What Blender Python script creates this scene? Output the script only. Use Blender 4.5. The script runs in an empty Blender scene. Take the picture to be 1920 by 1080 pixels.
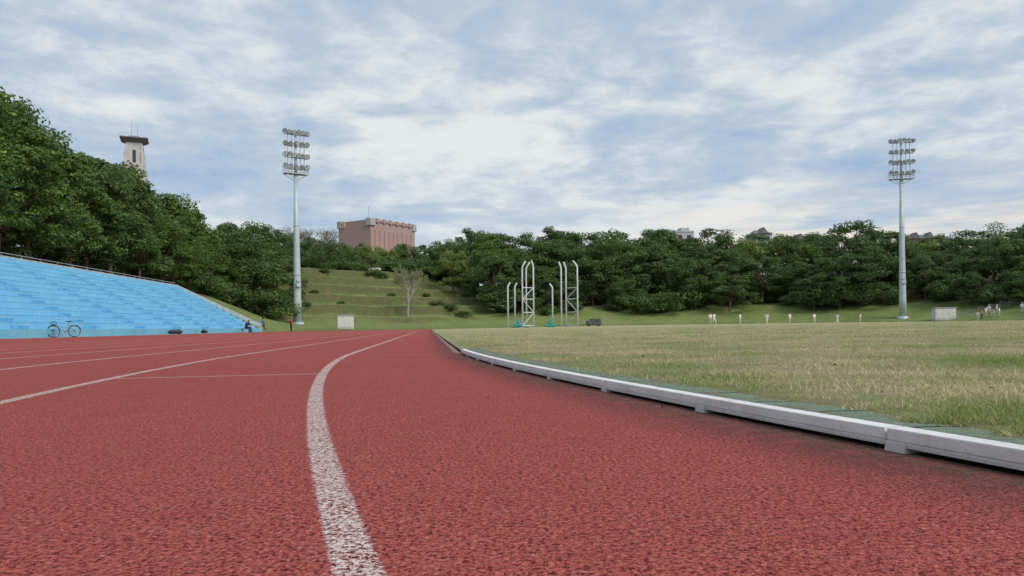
import bpy, bmesh, math, random
import numpy as np
from mathutils import Vector, Matrix
random.seed(7); rng=np.random.default_rng(11)
S=bpy.context.scene; COL=S.collection
H=0.28; F=1387.0; HY=612.4; ROLL=0.0113
# ------------------------------------------------------------------ helpers
def link(o,parent=None):
    COL.objects.link(o)
    if parent is not None: o.parent=parent
    return o
def mesh_np(name,V,Fc,mats=(),smooth=False,fmat=None):
    me=bpy.data.meshes.new(name)
    V=np.asarray(V,dtype=np.float32); me.vertices.add(len(V)); me.vertices.foreach_set('co',V.ravel())
    if isinstance(Fc,np.ndarray):
        n,k=Fc.shape; loops=Fc.astype(np.int32).ravel(); starts=np.arange(n,dtype=np.int32)*k; tot=np.full(n,k,dtype=np.int32)
    else:
        tot=np.array([len(f) for f in Fc],dtype=np.int32); starts=np.concatenate([[0],np.cumsum(tot)[:-1]]).astype(np.int32)
        loops=np.concatenate([np.array(f,dtype=np.int32) for f in Fc]); n=len(Fc)
    me.loops.add(len(loops)); me.loops.foreach_set('vertex_index',loops)
    me.polygons.add(n); me.polygons.foreach_set('loop_start',starts); me.polygons.foreach_set('loop_total',tot)
    for m in mats: me.materials.append(m)
    if fmat is not None: me.polygons.foreach_set('material_index',np.asarray(fmat,dtype=np.int32))
    me.update(calc_edges=True); me.validate()
    me.polygons.foreach_set('use_smooth',[smooth]*len(me.polygons))
    return me
def obj(name,me,parent=None,loc=None):
    o=bpy.data.objects.new(name,me)
    if loc is not None: o.location=loc
    return link(o,parent)
def empty(name,loc,label=None,cat=None,group=None):
    o=bpy.data.objects.new(name,None); o.location=loc; o.empty_display_size=.3; link(o)
    tag(o,label,cat,group); return o
def tag(o,label=None,cat=None,group=None,kind=None):
    if label: o["label"]=label
    if cat: o["category"]=cat
    if group: o["group"]=group
    if kind: o["kind"]=kind
    return o
class MB:
    """accumulates geometry for one part"""
    def __init__(s): s.V=[]; s.F=[]; s.M=[]
    def add(s,v,f,m=0):
        b=len(s.V); s.V+= [tuple(x) for x in v]; s.F+=[tuple(i+b for i in q) for q in f]; s.M+=[m]*len(f); return s
    def box(s,c,d,m=0,rz=0,bev=0.0):
        x,y,z=[k/2 for k in d]
        if bev<=0:
            v=[(-x,-y,-z),(x,-y,-z),(x,y,-z),(-x,y,-z),(-x,-y,z),(x,-y,z),(x,y,z),(-x,y,z)]
            f=[(0,3,2,1),(4,5,6,7),(0,1,5,4),(1,2,6,5),(2,3,7,6),(3,0,4,7)]
        else:
            b=min(bev,x*.9,y*.9,z*.9); v=[]; f=[]
            rings=[(-z,b),(-z+b,0),(z-b,0),(z,b)]
            for zz,ins in rings:
                X=x-ins;Y=y-ins;q=b*.6
                v+=[(-X+q,-Y,zz),(X-q,-Y,zz),(X,-Y+q,zz),(X,Y-q,zz),(X-q,Y,zz),(-X+q,Y,zz),(-X,Y-q,zz),(-X,-Y+q,zz)]
            for k in range(3):
                for i in range(8):
                    j=(i+1)%8; f.append((k*8+i,k*8+j,k*8+8+j,k*8+8+i))
            f.append(tuple(range(7,-1,-1))); f.append(tuple(range(24,32)))
        ca,sa=math.cos(rz),math.sin(rz)
        v=[(c[0]+p[0]*ca-p[1]*sa,c[1]+p[0]*sa+p[1]*ca,c[2]+p[2]) for p in v]
        return s.add(v,f,m)
    def tube(s,pts,rad,seg=8,m=0,cap=True,flat=1.0):
        pts=[Vector(p) for p in pts]
        if not hasattr(rad,'__len__'): rad=[rad]*len(pts)
        v=[];f=[];prev=None
        for i,p in enumerate(pts):
            if i==0: t=pts[1]-p
            elif i==len(pts)-1: t=p-pts[i-1]
            else: t=(pts[i+1]-p).normalized()+(p-pts[i-1]).normalized()
            if t.length<1e-9: t=Vector((0,0,1))
            t.normalize()
            if prev is None: prev=Vector((1,0,0)) if abs(t.x)<.9 else Vector((0,1,0))
            n=(prev-t*prev.dot(t)).normalized(); b=t.cross(n); prev=n
            for k in range(seg):
                a=2*math.pi*k/seg; v.append(p+(n*math.cos(a)+b*math.sin(a)*flat)*rad[i])
        for i in range(len(pts)-1):
            for k in range(seg):
                j=(k+1)%seg; f.append((i*seg+k,i*seg+j,(i+1)*seg+j,(i+1)*seg+k))
        if cap:
            f.append(tuple(range(seg-1,-1,-1))); f.append(tuple(range((len(pts)-1)*seg,len(pts)*seg)))
        return s.add(v,f,m)
    def ball(s,c,r,m=0,nu=12,nv=8,sc=(1,1,1)):
        v=[(c[0],c[1],c[2]-r*sc[2])];f=[]
        for i in range(1,nv):
            a=-math.pi/2+math.pi*i/nv
            for k in range(nu):
                b=2*math.pi*k/nu; v.append((c[0]+r*sc[0]*math.cos(a)*math.cos(b),c[1]+r*sc[1]*math.cos(a)*math.sin(b),c[2]+r*sc[2]*math.sin(a)))
        v.append((c[0],c[1],c[2]+r*sc[2])); L=len(v)-1
        for k in range(nu):
            j=(k+1)%nu; f.append((0,1+j,1+k)); f.append((L,L-nu+k,L-nu+j))
            for i in range(nv-2): f.append((1+i*nu+k,1+i*nu+j,1+(i+1)*nu+j,1+(i+1)*nu+k))
        return s.add(v,f,m)
    def ring(s,c,R,r,axis='Y',seg=32,m=0,rs=6):
        v=[];f=[]
        for i in range(seg):
            a=2*math.pi*i/seg
            for k in range(rs):
                b=2*math.pi*k/rs; rr=R+r*math.cos(b); o=r*math.sin(b)
                p=(rr*math.cos(a),o,rr*math.sin(a)) if axis=='Y' else (rr*math.cos(a),rr*math.sin(a),o)
                v.append((c[0]+p[0],c[1]+p[1],c[2]+p[2]))
        for i in range(seg):
            for k in range(rs):
                f.append((i*rs+k,i*rs+(k+1)%rs,((i+1)%seg)*rs+(k+1)%rs,((i+1)%seg)*rs+k))
        return s.add(v,f,m)
    def mesh(s,name,mats,smooth=False): return mesh_np(name,s.V,s.F,mats,smooth,s.M)
# ------------------------------------------------------------------ materials
def ND(nt,t,ins=None,**pr):
    n=nt.nodes.new(t)
    for k,v in pr.items(): setattr(n,k,v)
    for k,v in (ins or {}).items():
        s=n.inputs[k]
        if isinstance(v,bpy.types.NodeSocket): nt.links.new(v,s)
        else:
            if s.type=='RGBA' and len(v)==3: v=(*v,1)
            s.default_value=v
    return n
def MATH(nt,op,a,b=0.0,c=None,clamp=False):
    n=nt.nodes.new('ShaderNodeMath'); n.operation=op; n.use_clamp=clamp
    for i,v in enumerate((a,b,c)):
        if v is None: continue
        if isinstance(v,bpy.types.NodeSocket): nt.links.new(v,n.inputs[i])
        else: n.inputs[i].default_value=v
    return n.outputs[0]
def MIX(nt,fac,a,b,bt='MIX'):
    n=nt.nodes.new('ShaderNodeMix'); n.data_type='RGBA'; n.blend_type=bt
    for i,v in ((0,fac),(6,a),(7,b)):
        if isinstance(v,bpy.types.NodeSocket): nt.links.new(v,n.inputs[i])
        else: n.inputs[i].default_value=(*v,1) if hasattr(v,'__len__') and len(v)==3 else v
    return n.outputs[2]
def NOISE(nt,co,scale,detail=4,rough=.55,dist=0):
    return ND(nt,'ShaderNodeTexNoise',{'Vector':co,'Scale':scale,'Detail':detail,'Roughness':rough,'Distortion':dist}).outputs['Fac']
def RAMP(nt,f,a,b):
    return ND(nt,'ShaderNodeMapRange',{'Value':f,'From Min':a,'From Max':b},interpolation_type='SMOOTHSTEP').outputs[0]
def newmat(name,rough=.8):
    m=bpy.data.materials.new(name); m.use_nodes=True; nt=m.node_tree; b=nt.nodes['Principled BSDF']
    b.inputs['Roughness'].default_value=rough; b.inputs['Specular IOR Level'].default_value=.25
    co=ND(nt,'ShaderNodeTexCoord').outputs['Object']
    return m,nt,b,co
def sm(name,col,rough=.7,var=.18,scale=4.0,metal=0.0,bump=0.0):
    m,nt,b,co=newmat(name,rough)
    n=NOISE(nt,co,scale,5)
    c=MIX(nt,RAMP(nt,n,.3,.7),tuple(x*(1-var) for x in col),tuple(min(1,x*(1+var)) for x in col))
    nt.links.new(c,b.inputs['Base Color']); b.inputs['Metallic'].default_value=metal
    if bump: nt.links.new(ND(nt,'ShaderNodeBump',{'Strength':bump,'Distance':.02,'Height':n}).outputs[0],b.inputs['Normal'])
    return m
def sep(nt,v): return ND(nt,'ShaderNodeSeparateXYZ',{0:v})

# ------------------------------------------------------------------ stadium geometry
ang=math.atan(0.113); T=np.array([-math.sin(ang),math.cos(ang)]); Nn=np.array([math.cos(ang),math.sin(ang)])
R0=39.3; SL=84.39; AL=math.pi*R0
C1=np.array([38.40,13.13]); C2=C1+T*SL
def oval(s,L):
    s=np.asarray(s,float); L=np.asarray(L,float)
    per=2*SL+2*AL; s=(s+AL)%per-AL
    r=R0+L
    x=np.zeros(np.broadcast(s,L).shape+(2,)); s,r=np.broadcast_arrays(s,r)
    m=s<0; ph=-s/R0; x[m]=(C1+r[...,None]*(-Nn*np.cos(ph)[...,None]-T*np.sin(ph)[...,None]))[m]
    m=(s>=0)&(s<SL); x[m]=(C1+T*s[...,None]-Nn*r[...,None])[m]
    m=(s>=SL)&(s<SL+AL); ph=(s-SL)/R0; x[m]=(C2+r[...,None]*(-Nn*np.cos(ph)[...,None]+T*np.sin(ph)[...,None]))[m]
    m=s>=SL+AL; t=s-SL-AL; x[m]=(C2-T*t[...,None]+Nn*r[...,None])[m]
    return x
def qof(X,Y):
    P=np.stack([np.asarray(X,float),np.asarray(Y,float)],-1)-C1
    a=P@T; b=P@Nn; ac=np.clip(a,0,SL); return np.hypot(a-ac,b)-R0
def sstep(x,a,b):
    t=np.clip((x-a)/(b-a),0,1); return t*t*(3-2*t)
def wob(X,Y):
    return (np.sin(X*.31+1.3*np.sin(Y*.17))+np.sin(Y*.27+1.1*np.sin(X*.23)+2)+.5*np.sin(X*.9+Y*.7))*.4
LF=19.2
def ground_z(X,Y,parts=False):
    X=np.asarray(X,float);Y=np.asarray(Y,float); q=qof(X,Y)
    th=np.degrees(np.arctan2(X-C2[0],Y-C2[1]))
    zl=np.interp(q,[0,LF+.25,LF+9.1,LF+10.4,46,80,200,2500],[0,0,4.3,4.9,8.5,12,22,22])
    qq=q+(1.2*np.sin(X*.09)+.8*np.sin(X*.23+Y*.11))*sstep(q,24,32)
    zc=np.interp(qq,[0,12,20,26,70,95,140,400,2500],[0,0,.45,1.15,15.2,16,17,20,20])
    st=2.4; k=np.floor(zc/st); fr=zc/st-k; zt=(k+sstep(fr,.60,.97))*st; wt=.86*sstep(q,26,32); zc=zc*(1-wt)+zt*wt
    zr=np.interp(q,[0,13,18,21,25,32,50,80,130,400,2500],[0,0,.35,1.0,2.1,4.2,7,11,15,20,20])
    zn=np.interp(q,[0,20,30,60,200,2500],[0,0,1,3,6,10])
    wl=sstep(th,-92,-74); z=zl*(1-wl)+zc*wl
    wr=sstep(th,-36,-12); z=z*(1-wr)+zr*wr
    wn=sstep(th,84,120); z=z*(1-wn)+zn*wn
    z=z+wob(X,Y)*.16*sstep(q,22,34)
    if parts: return z,fr,wt*wl*(1-wr)
    return z
def field_z(q):
    r=np.clip((R0+q)/R0,0,1); return .022+.28*(1-r**1.7)
def gz(X,Y): return float(ground_z(X,Y))
def bear(x,d): return ((x-960)/F*d,d)
def side_a(x,L):
    k=(x-960)/F; A=C1-Nn*(R0+L); return (k*A[1]-A[0])/(T[0]-k*T[1])
def sidept(x,L):
    p=C1-Nn*(R0+L)+T*side_a(x,L); return p[0],p[1]
per=list(np.arange(-AL,0,.9))+list(np.arange(0,SL,1.2))+list(np.arange(SL,SL+AL,.6))+list(np.arange(SL+AL,2*SL+AL,1.2))
per=np.array(per); NP=len(per)
def ring_mesh(name,s_arr,Ls,zf,mats,closed=True):
    Ls=np.array(Ls,float); nL=len(Ls)
    P=oval(s_arr[:,None],Ls[None,:]); Z=zf(P[...,0],P[...,1],Ls[None,:]+0*P[...,0])
    V=np.concatenate([P,Z[...,None]],-1).reshape(-1,3)
    n=len(s_arr); I=np.arange(n if closed else n-1); J=(I+1)%n
    k=np.arange(nL-1)
    a=(I[:,None]*nL+k); b=(J[:,None]*nL+k)
    Fq=np.stack([a,a+1,b+1,b],-1).reshape(-1,4)
    me=mesh_np(name,V,Fq,mats,True)
    if len(me.polygons) and me.polygons[0].normal.z<0: me.flip_normals()
    return me,V,Fq
def m_ground():
    m,nt,b,co=newmat('bank_ground_grass',.95)
    at=ND(nt,'ShaderNodeAttribute',attribute_name='soil').outputs['Fac']
    at2=ND(nt,'ShaderNodeAttribute',attribute_name='bright_turf').outputs['Fac']
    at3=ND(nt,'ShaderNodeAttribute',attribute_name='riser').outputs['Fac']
    n1=NOISE(nt,co,.16,5); n2=NOISE(nt,co,.9,6,.72); n3=NOISE(nt,co,7,5,.75)
    g=MIX(nt,RAMP(nt,n1,.38,.62),(.11,.175,.04),(.19,.235,.07))
    g=MIX(nt,MATH(nt,'MULTIPLY',RAMP(nt,n2,.44,.64),.65),g,(.33,.30,.13))
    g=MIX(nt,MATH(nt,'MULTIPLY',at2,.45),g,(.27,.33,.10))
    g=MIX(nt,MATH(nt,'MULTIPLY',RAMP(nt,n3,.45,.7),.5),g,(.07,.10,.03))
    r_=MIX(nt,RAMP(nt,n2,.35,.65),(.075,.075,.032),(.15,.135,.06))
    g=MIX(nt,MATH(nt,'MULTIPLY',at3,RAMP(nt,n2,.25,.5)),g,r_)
    s=MIX(nt,RAMP(nt,n2,.35,.7),(.09,.065,.04),(.20,.15,.085))
    s=MIX(nt,MATH(nt,'MULTIPLY',RAMP(nt,n3,.48,.66),.6),s,(.08,.11,.03))
    f=RAMP(nt,MATH(nt,'ADD',at,MATH(nt,'MULTIPLY',MATH(nt,'SUBTRACT',n2,.5),.9)),.35,.65)
    nt.links.new(MIX(nt,f,g,s),b.inputs['Base Color'])
    nt.links.new(ND(nt,'ShaderNodeBump',{'Strength':.9,'Distance':.3,'Height':MATH(nt,'ADD',n2,MATH(nt,'MULTIPLY',n3,.5))}).outputs[0],b.inputs['Normal'])
    return m
qs=[-.6,0,6,9,10.8,12,13,14,15,16]+list(np.arange(17,85,.6))+[86,88,91,95,101,105,112,122,135,155,185,230,300,400,600,1000,2600]
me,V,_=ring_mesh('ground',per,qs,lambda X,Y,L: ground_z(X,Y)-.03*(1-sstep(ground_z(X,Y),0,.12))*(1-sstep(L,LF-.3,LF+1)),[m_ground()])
X,Y=V[:,0],V[:,1]; q=qof(X,Y); th=np.degrees(np.arctan2(X-C2[0],Y-C2[1]))
soil=np.zeros(len(V))
soil=np.maximum(soil,sstep(q,27,30)*(1-sstep(th,-80,-66))*.9)
soil=np.maximum(soil,sstep(q,30,40)*sstep(th,-34,-20)*.7)
soil=np.maximum(soil,sstep(q,74,85)*.8)
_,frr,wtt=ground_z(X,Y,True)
ris=wtt*sstep(frr,.60,.72)*(1-sstep(frr,.92,1.0)); bright_turf=(q>19)*(1-ris)*.9  # brighter green over the bank, left off the terrace risers
for nm_,v_ in (('soil',soil),('riser',ris),('bright_turf',bright_turf)):
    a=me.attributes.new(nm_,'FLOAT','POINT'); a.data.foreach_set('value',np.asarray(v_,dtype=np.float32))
tag(obj('ground',me),kind='structure')
# ---- track
def m_track():
    m,nt,b,co=newmat('red_rubber_track',.9)
    b.inputs['Specular IOR Level'].default_value=.12
    uv=ND(nt,'ShaderNodeUVMap',uv_map='lane').outputs[0]; sp=sep(nt,uv); L,s=sp.outputs[0],sp.outputs[1]
    ng=NOISE(nt,co,125,3,.7,.5); nf=NOISE(nt,co,400,2,.6); nb=NOISE(nt,co,.7,5,.6); nm=NOISE(nt,co,14,5,.7); nl_=NOISE(nt,co,3.2,5,.65)
    vor=ND(nt,'ShaderNodeTexVoronoi',{'Vector':co,'Scale':190.0}).outputs['Distance']
    gr=MATH(nt,'ADD',MATH(nt,'MULTIPLY',ng,.74),MATH(nt,'MULTIPLY',nf,.26))
    c=MIX(nt,RAMP(nt,gr,.41,.515),(.055,.010,.010),(.45,.098,.080))
    c=MIX(nt,RAMP(nt,gr,.54,.66),c,(.69,.25,.21))
    c=MIX(nt,MATH(nt,'MULTIPLY',RAMP(nt,nb,.3,.7),.28),c,(.31,.062,.050))
    c=MIX(nt,MATH(nt,'MULTIPLY',RAMP(nt,nl_,.50,.75),.30),c,(.24,.05,.042))
    c=MIX(nt,MATH(nt,'MULTIPLY',RAMP(nt,nm,.45,.75),.13),c,(.62,.25,.21))
    d=MATH(nt,'MULTIPLY',RAMP(nt,L,.42,0.0),RAMP(nt,MATH(nt,'ADD',nm,MATH(nt,'MULTIPLY',nb,.4)),.42,.82))
    c=MIX(nt,MATH(nt,'MULTIPLY',d,.9),c,(.075,.038,.030))
    d2=MATH(nt,'MULTIPLY',RAMP(nt,L,.18,.02),RAMP(nt,NOISE(nt,co,60,4,.7),.42,.6))
    c=MIX(nt,MATH(nt,'MULTIPLY',d2,.85),c,(.15,.11,.08))
    Lw=MATH(nt,'ADD',L,MATH(nt,'MULTIPLY',MATH(nt,'SUBTRACT',NOISE(nt,co,90,3),.5),.020))
    fr=MATH(nt,'MODULO',Lw,1.22)
    lane=MATH(nt,'MULTIPLY',RAMP(nt,fr,1.154,1.164),MATH(nt,'LESS_THAN',Lw,9.79))
    lane=MATH(nt,'MULTIPLY',lane,RAMP(nt,fr,1.2195,1.211))
    e=MATH(nt,'MULTIPLY',MATH(nt,'LESS_THAN',Lw,.05),MATH(nt,'GREATER_THAN',s,-.7))
    mask=MATH(nt,'MAXIMUM',lane,MATH(nt,'MULTIPLY',e,.40))
    def band(s0,w,l0,l1,k):
        x=MATH(nt,'LESS_THAN',MATH(nt,'ABSOLUTE',MATH(nt,'SUBTRACT',s,s0)),w)
        y=MATH(nt,'MULTIPLY',MATH(nt,'GREATER_THAN',L,l0),MATH(nt,'LESS_THAN',L,l1))
        return MATH(nt,'MULTIPLY',MATH(nt,'MULTIPLY',x,y),k)
    for a_ in ((-3.9,.024,1.22,2.44,.7),(-.9,.02,0.1,1.22,.4),(1.6,.03,2.44,3.66,.5),(7.5,.03,3.66,4.9,.5),(52,.05,0,9.76,.6),(78,.05,0,9.76,.6)):
        mask=MATH(nt,'MAXIMUM',mask,band(*a_))
    wear=MATH(nt,'ADD',MATH(nt,'MULTIPLY',gr,.8),MATH(nt,'MULTIPLY',nm,.2))
    mk=MATH(nt,'MULTIPLY',mask,RAMP(nt,wear,.42,.54))
    wc=MIX(nt,RAMP(nt,gr,.42,.6),(.50,.33,.28),(.86,.76,.70))
    c=MIX(nt,MATH(nt,'MULTIPLY',mk,.88),c,wc)
    nt.links.new(c,b.inputs['Base Color'])
    hgt=MATH(nt,'ADD',MATH(nt,'MULTIPLY',gr,1.0),MATH(nt,'MULTIPLY',vor,-.5))
    nt.links.new(ND(nt,'ShaderNodeBump',{'Strength':.95,'Distance':.006,'Height':hgt}).outputs[0],b.inputs['Normal'])
    return m
sp1=np.concatenate([np.arange(-AL,-14,.9),np.arange(-14,0,.25),np.arange(0,SL,1.0),np.arange(SL,SL+AL,.9),np.arange(SL+AL,2*SL+AL,1.2)])
def Wout(s):
    s=np.asarray(s); return LF-.7-(LF-.7-10.7)*sstep(s,SL-9,SL+12)+0*s
nl=15; fr=np.array([0,.02,.072,.1,.144,.2,.287,.35,.43,.5,.574,.65,.75,.88,1.0])
Lg=Wout(sp1)[:,None]*fr[None,:]; Lg[:,0]=-.01
P=oval(sp1[:,None],Lg); V=np.concatenate([P,np.zeros(P.shape[:2]+(1,))],-1).reshape(-1,3)
n=len(sp1); I=np.arange(n); J=(I+1)%n; k=np.arange(nl-1)
a=(I[:,None]*nl+k); b_=(J[:,None]*nl+k); Fq=np.stack([a,a+1,b_+1,b_],-1).reshape(-1,4)
me=mesh_np('running_track',V,Fq,[m_track()],True)
if me.polygons[0].normal.z<0: me.flip_normals()
uvl=me.uv_layers.new(name='lane'); vi=np.zeros(len(me.loops),dtype=np.int32); me.loops.foreach_get('vertex_index',vi)
UV=np.stack([Lg.ravel(),np.repeat(sp1,nl)],-1)[vi]; uvl.data.foreach_set('uv',UV.astype(np.float32).ravel())
tag(obj('running_track',me),kind='structure')
# ---- infield
def m_field():
    m,nt,b,co=newmat('dry_mown_turf',.95)
    n1=NOISE(nt,co,.10,4); n2=NOISE(nt,co,.9,6,.65); n3=NOISE(nt,co,22,5,.75); n4=NOISE(nt,co,150,3,.7); n5=NOISE(nt,co,3.5,8,.75)
    g=MIX(nt,RAMP(nt,n1,.40,.60),(.32,.36,.12),(.46,.42,.21))
    g=MIX(nt,MATH(nt,'MULTIPLY',RAMP(nt,n2,.42,.60),.85),g,(.54,.42,.25))
    g=MIX(nt,MATH(nt,'MULTIPLY',RAMP(nt,n5,.52,.66),.6),g,(.27,.20,.11))
    g=MIX(nt,MATH(nt,'MULTIPLY',RAMP(nt,n3,.50,.70),.5),g,(.19,.20,.07))
    g=MIX(nt,MATH(nt,'MULTIPLY',RAMP(nt,n4,.5,.7),.5),g,(.64,.56,.36))
    nt.links.new(g,b.inputs['Base Color'])
    nt.links.new(ND(nt,'ShaderNodeBump',{'Strength':1.0,'Distance':.03,'Height':MATH(nt,'ADD',n3,MATH(nt,'ADD',n4,n5))}).outputs[0],b.inputs['Normal'])
    return m
fs=np.concatenate([np.arange(-AL,-14,.9),np.arange(-14,4,.25),np.arange(4,SL,1.2),np.arange(SL,SL+AL,.9),np.arange(SL+AL,2*SL+AL,1.2)])
fl=[-.05,-.12,-.24,-.3,-.4,-.55,-.7,-1,-1.5,-2,-2.5,-3.5,-5,-7,-9,-12,-15,-18,-22,-26,-30,-34,-37,-39.25]
me,V,_=ring_mesh('grass_field',fs,fl,lambda X,Y,L: field_z(L)+np.where(L<-.25,.010,-.018)+.006*np.sin(X*5)*np.sin(Y*4.3)*(L<-.3),[m_field()])
tag(obj('grass_field',me),kind='structure')
# ---- green drain cover strip
def m_drain():
    m,nt,b,co=newmat('green_rubber_drain_cover',.85)
    uv=ND(nt,'ShaderNodeUVMap',uv_map='lane').outputs[0]; s=sep(nt,uv).outputs[1]
    f=MATH(nt,'FRACT',MATH(nt,'MULTIPLY',MATH(nt,'ADD',s,500.0),3.2)); joint=MATH(nt,'LESS_THAN',f,.05)
    n=NOISE(nt,co,5,6,.72); n2=NOISE(nt,co,80,4,.7)
    c=MIX(nt,RAMP(nt,n2,.35,.65),(.12,.165,.11),(.23,.285,.19))
    c=MIX(nt,joint,c,(.03,.03,.02)); c=MIX(nt,RAMP(nt,n,.52,.60),c,(.20,.16,.10))
    nt.links.new(c,b.inputs['Base Color'])
    nt.links.new(ND(nt,'ShaderNodeBump',{'Strength':.8,'Distance':.006,'Height':MATH(nt,'SUBTRACT',n2,joint)}).outputs[0],b.inputs['Normal'])
    return m
ds=np.arange(-16,-.2,.2); dl=np.array([-.052,-.06,-.17,-.29])
P=oval(ds[:,None],dl[None,:]); Z=np.full(P.shape[:2]+(1,),.035)+.003*np.sin(ds*9)[:,None,None]
Z[:,0]=.002; Z[:,3]-=.004
V=np.concatenate([P,Z],-1).reshape(-1,3); n=len(ds); I=np.arange(n-1); k=np.arange(3); a=I[:,None]*4+k; b_=a+4
me=mesh_np('drain_cover_path',V,np.stack([a,a+1,b_+1,b_],-1).reshape(-1,4),[m_drain()],True)
if me.polygons[1].normal.z<0: me.flip_normals()
uvl=me.uv_layers.new(name='lane'); vi=np.zeros(len(me.loops),dtype=np.int32); me.loops.foreach_get('vertex_index',vi)
uvl.data.foreach_set('uv',np.stack([np.tile(dl,n),np.repeat(ds,4)],-1)[vi].astype(np.float32).ravel())
tag(obj('drain_cover_path',me),kind='structure')
# ---- kerb bars
def m_kerb():
    m,nt,b,co=newmat('weathered_white_aluminium',.5)
    n=NOISE(nt,co,7,6,.7); n2=NOISE(nt,co,90,4,.7); n3=NOISE(nt,co,26,5,.75)
    c=MIX(nt,RAMP(nt,n,.35,.7),(.86,.84,.80),(.72,.66,.63)); c=MIX(nt,RAMP(nt,n2,.64,.76),c,(.42,.34,.31))
    c=MIX(nt,MATH(nt,'MULTIPLY',RAMP(nt,n3,.57,.74),.40),c,(.50,.40,.36))
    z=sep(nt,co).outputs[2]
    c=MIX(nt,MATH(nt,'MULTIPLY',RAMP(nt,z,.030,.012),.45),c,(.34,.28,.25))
    nt.links.new(c,b.inputs['Base Color'])
    nt.links.new(ND(nt,'ShaderNodeBump',{'Strength':.25,'Distance':.003,'Height':n2}).outputs[0],b.inputs['Normal'])
    return m
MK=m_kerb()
prof=[(0,.011),(0,.019),(-.003,.0205),(-.003,.0225),(0,.024),(0,.046),(-.0008,.0482),(-.003,.049),(-.047,.049),(-.0492,.0482),(-.05,.046),(-.05,.011)]
seams=[-.85-1.6*i for i in range(9)]
for i in range(8):
    s1,s0=seams[i]-.004,seams[i+1]+.004
    mb=MB(); ss=np.linspace(s0,s1,12); V=[]
    for s_ in ss:
        for (l,z) in prof:
            p=oval(s_,l); V.append((p[0],p[1],z))
    k=len(prof); Fc=[]
    for a_ in range(11):
        for j in range(k):
            jj=(j+1)%k; Fc.append((a_*k+j,(a_+1)*k+j,(a_+1)*k+jj,a_*k+jj))
    Fc.append(tuple(range(k))); Fc.append(tuple(range(11*k+k-1,11*k-1,-1)))
    mb.add(V,Fc)
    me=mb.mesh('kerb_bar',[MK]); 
    bm=bmesh.new(); bm.from_mesh(me); bmesh.ops.recalc_face_normals(bm,faces=bm.faces); bm.to_mesh(me); bm.free()
    o=obj('track_kerb',me); tag(o,"weathered white aluminium kerb bar edging the running track","kerb","kerb bars along the inside of the track")
    for sf in (seams[i]-.03,seams[i]-.83):
        mb=MB(); 
        w=.055; V=[]
        for s_ in (sf-w/2,sf+w/2):
            for (ll,zz) in ((.007,0),(.004,.021),(-.054,.021),(-.056,0)):
                p=oval(s_,ll); V.append((p[0],p[1],zz))
        mb.add(V,[(0,1,2,3),(7,6,5,4),(0,4,5,1),(1,5,6,2),(2,6,7,3)])
        obj('foot',mb.mesh('kerb_foot',[MK]),o)
# ---- grass blades
def m_blade(name,dry):
    m,nt,b,co=newmat(name,.7)
    r=ND(nt,'ShaderNodeNewGeometry').outputs['Random Per Island']
    n2=NOISE(nt,co,.9,6,.65); n5=NOISE(nt,co,3.5,8,.75)
    t=MATH(nt,'ADD',MATH(nt,'MULTIPLY',r,.7),MATH(nt,'MULTIPLY',MATH(nt,'SUBTRACT',n2,.45),3.4))
    if dry: g=MIX(nt,r,(.26,.17,.09),(.62,.50,.32))
    else:
        g=MIX(nt,RAMP(nt,t,.0,.40),(.22,.30,.07),(.42,.44,.17)); g=MIX(nt,RAMP(nt,t,.30,.75),g,(.76,.63,.40))
        g=MIX(nt,MATH(nt,'MULTIPLY',RAMP(nt,n5,.52,.66),.6),g,(.34,.25,.14))
        g=MIX(nt,RAMP(nt,r,.92,.97),g,(.34,.22,.12))
    nt.links.new(g,b.inputs['Base Color']); 
    tr=ND(nt,'ShaderNodeBsdfTranslucent',{'Color':g}); mx=ND(nt,'ShaderNodeMixShader',{0:.3,1:b.outputs[0],2:tr.outputs[0]})
    nt.links.new(mx.outputs[0],nt.nodes['Material Output'].inputs[0]); return m
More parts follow.
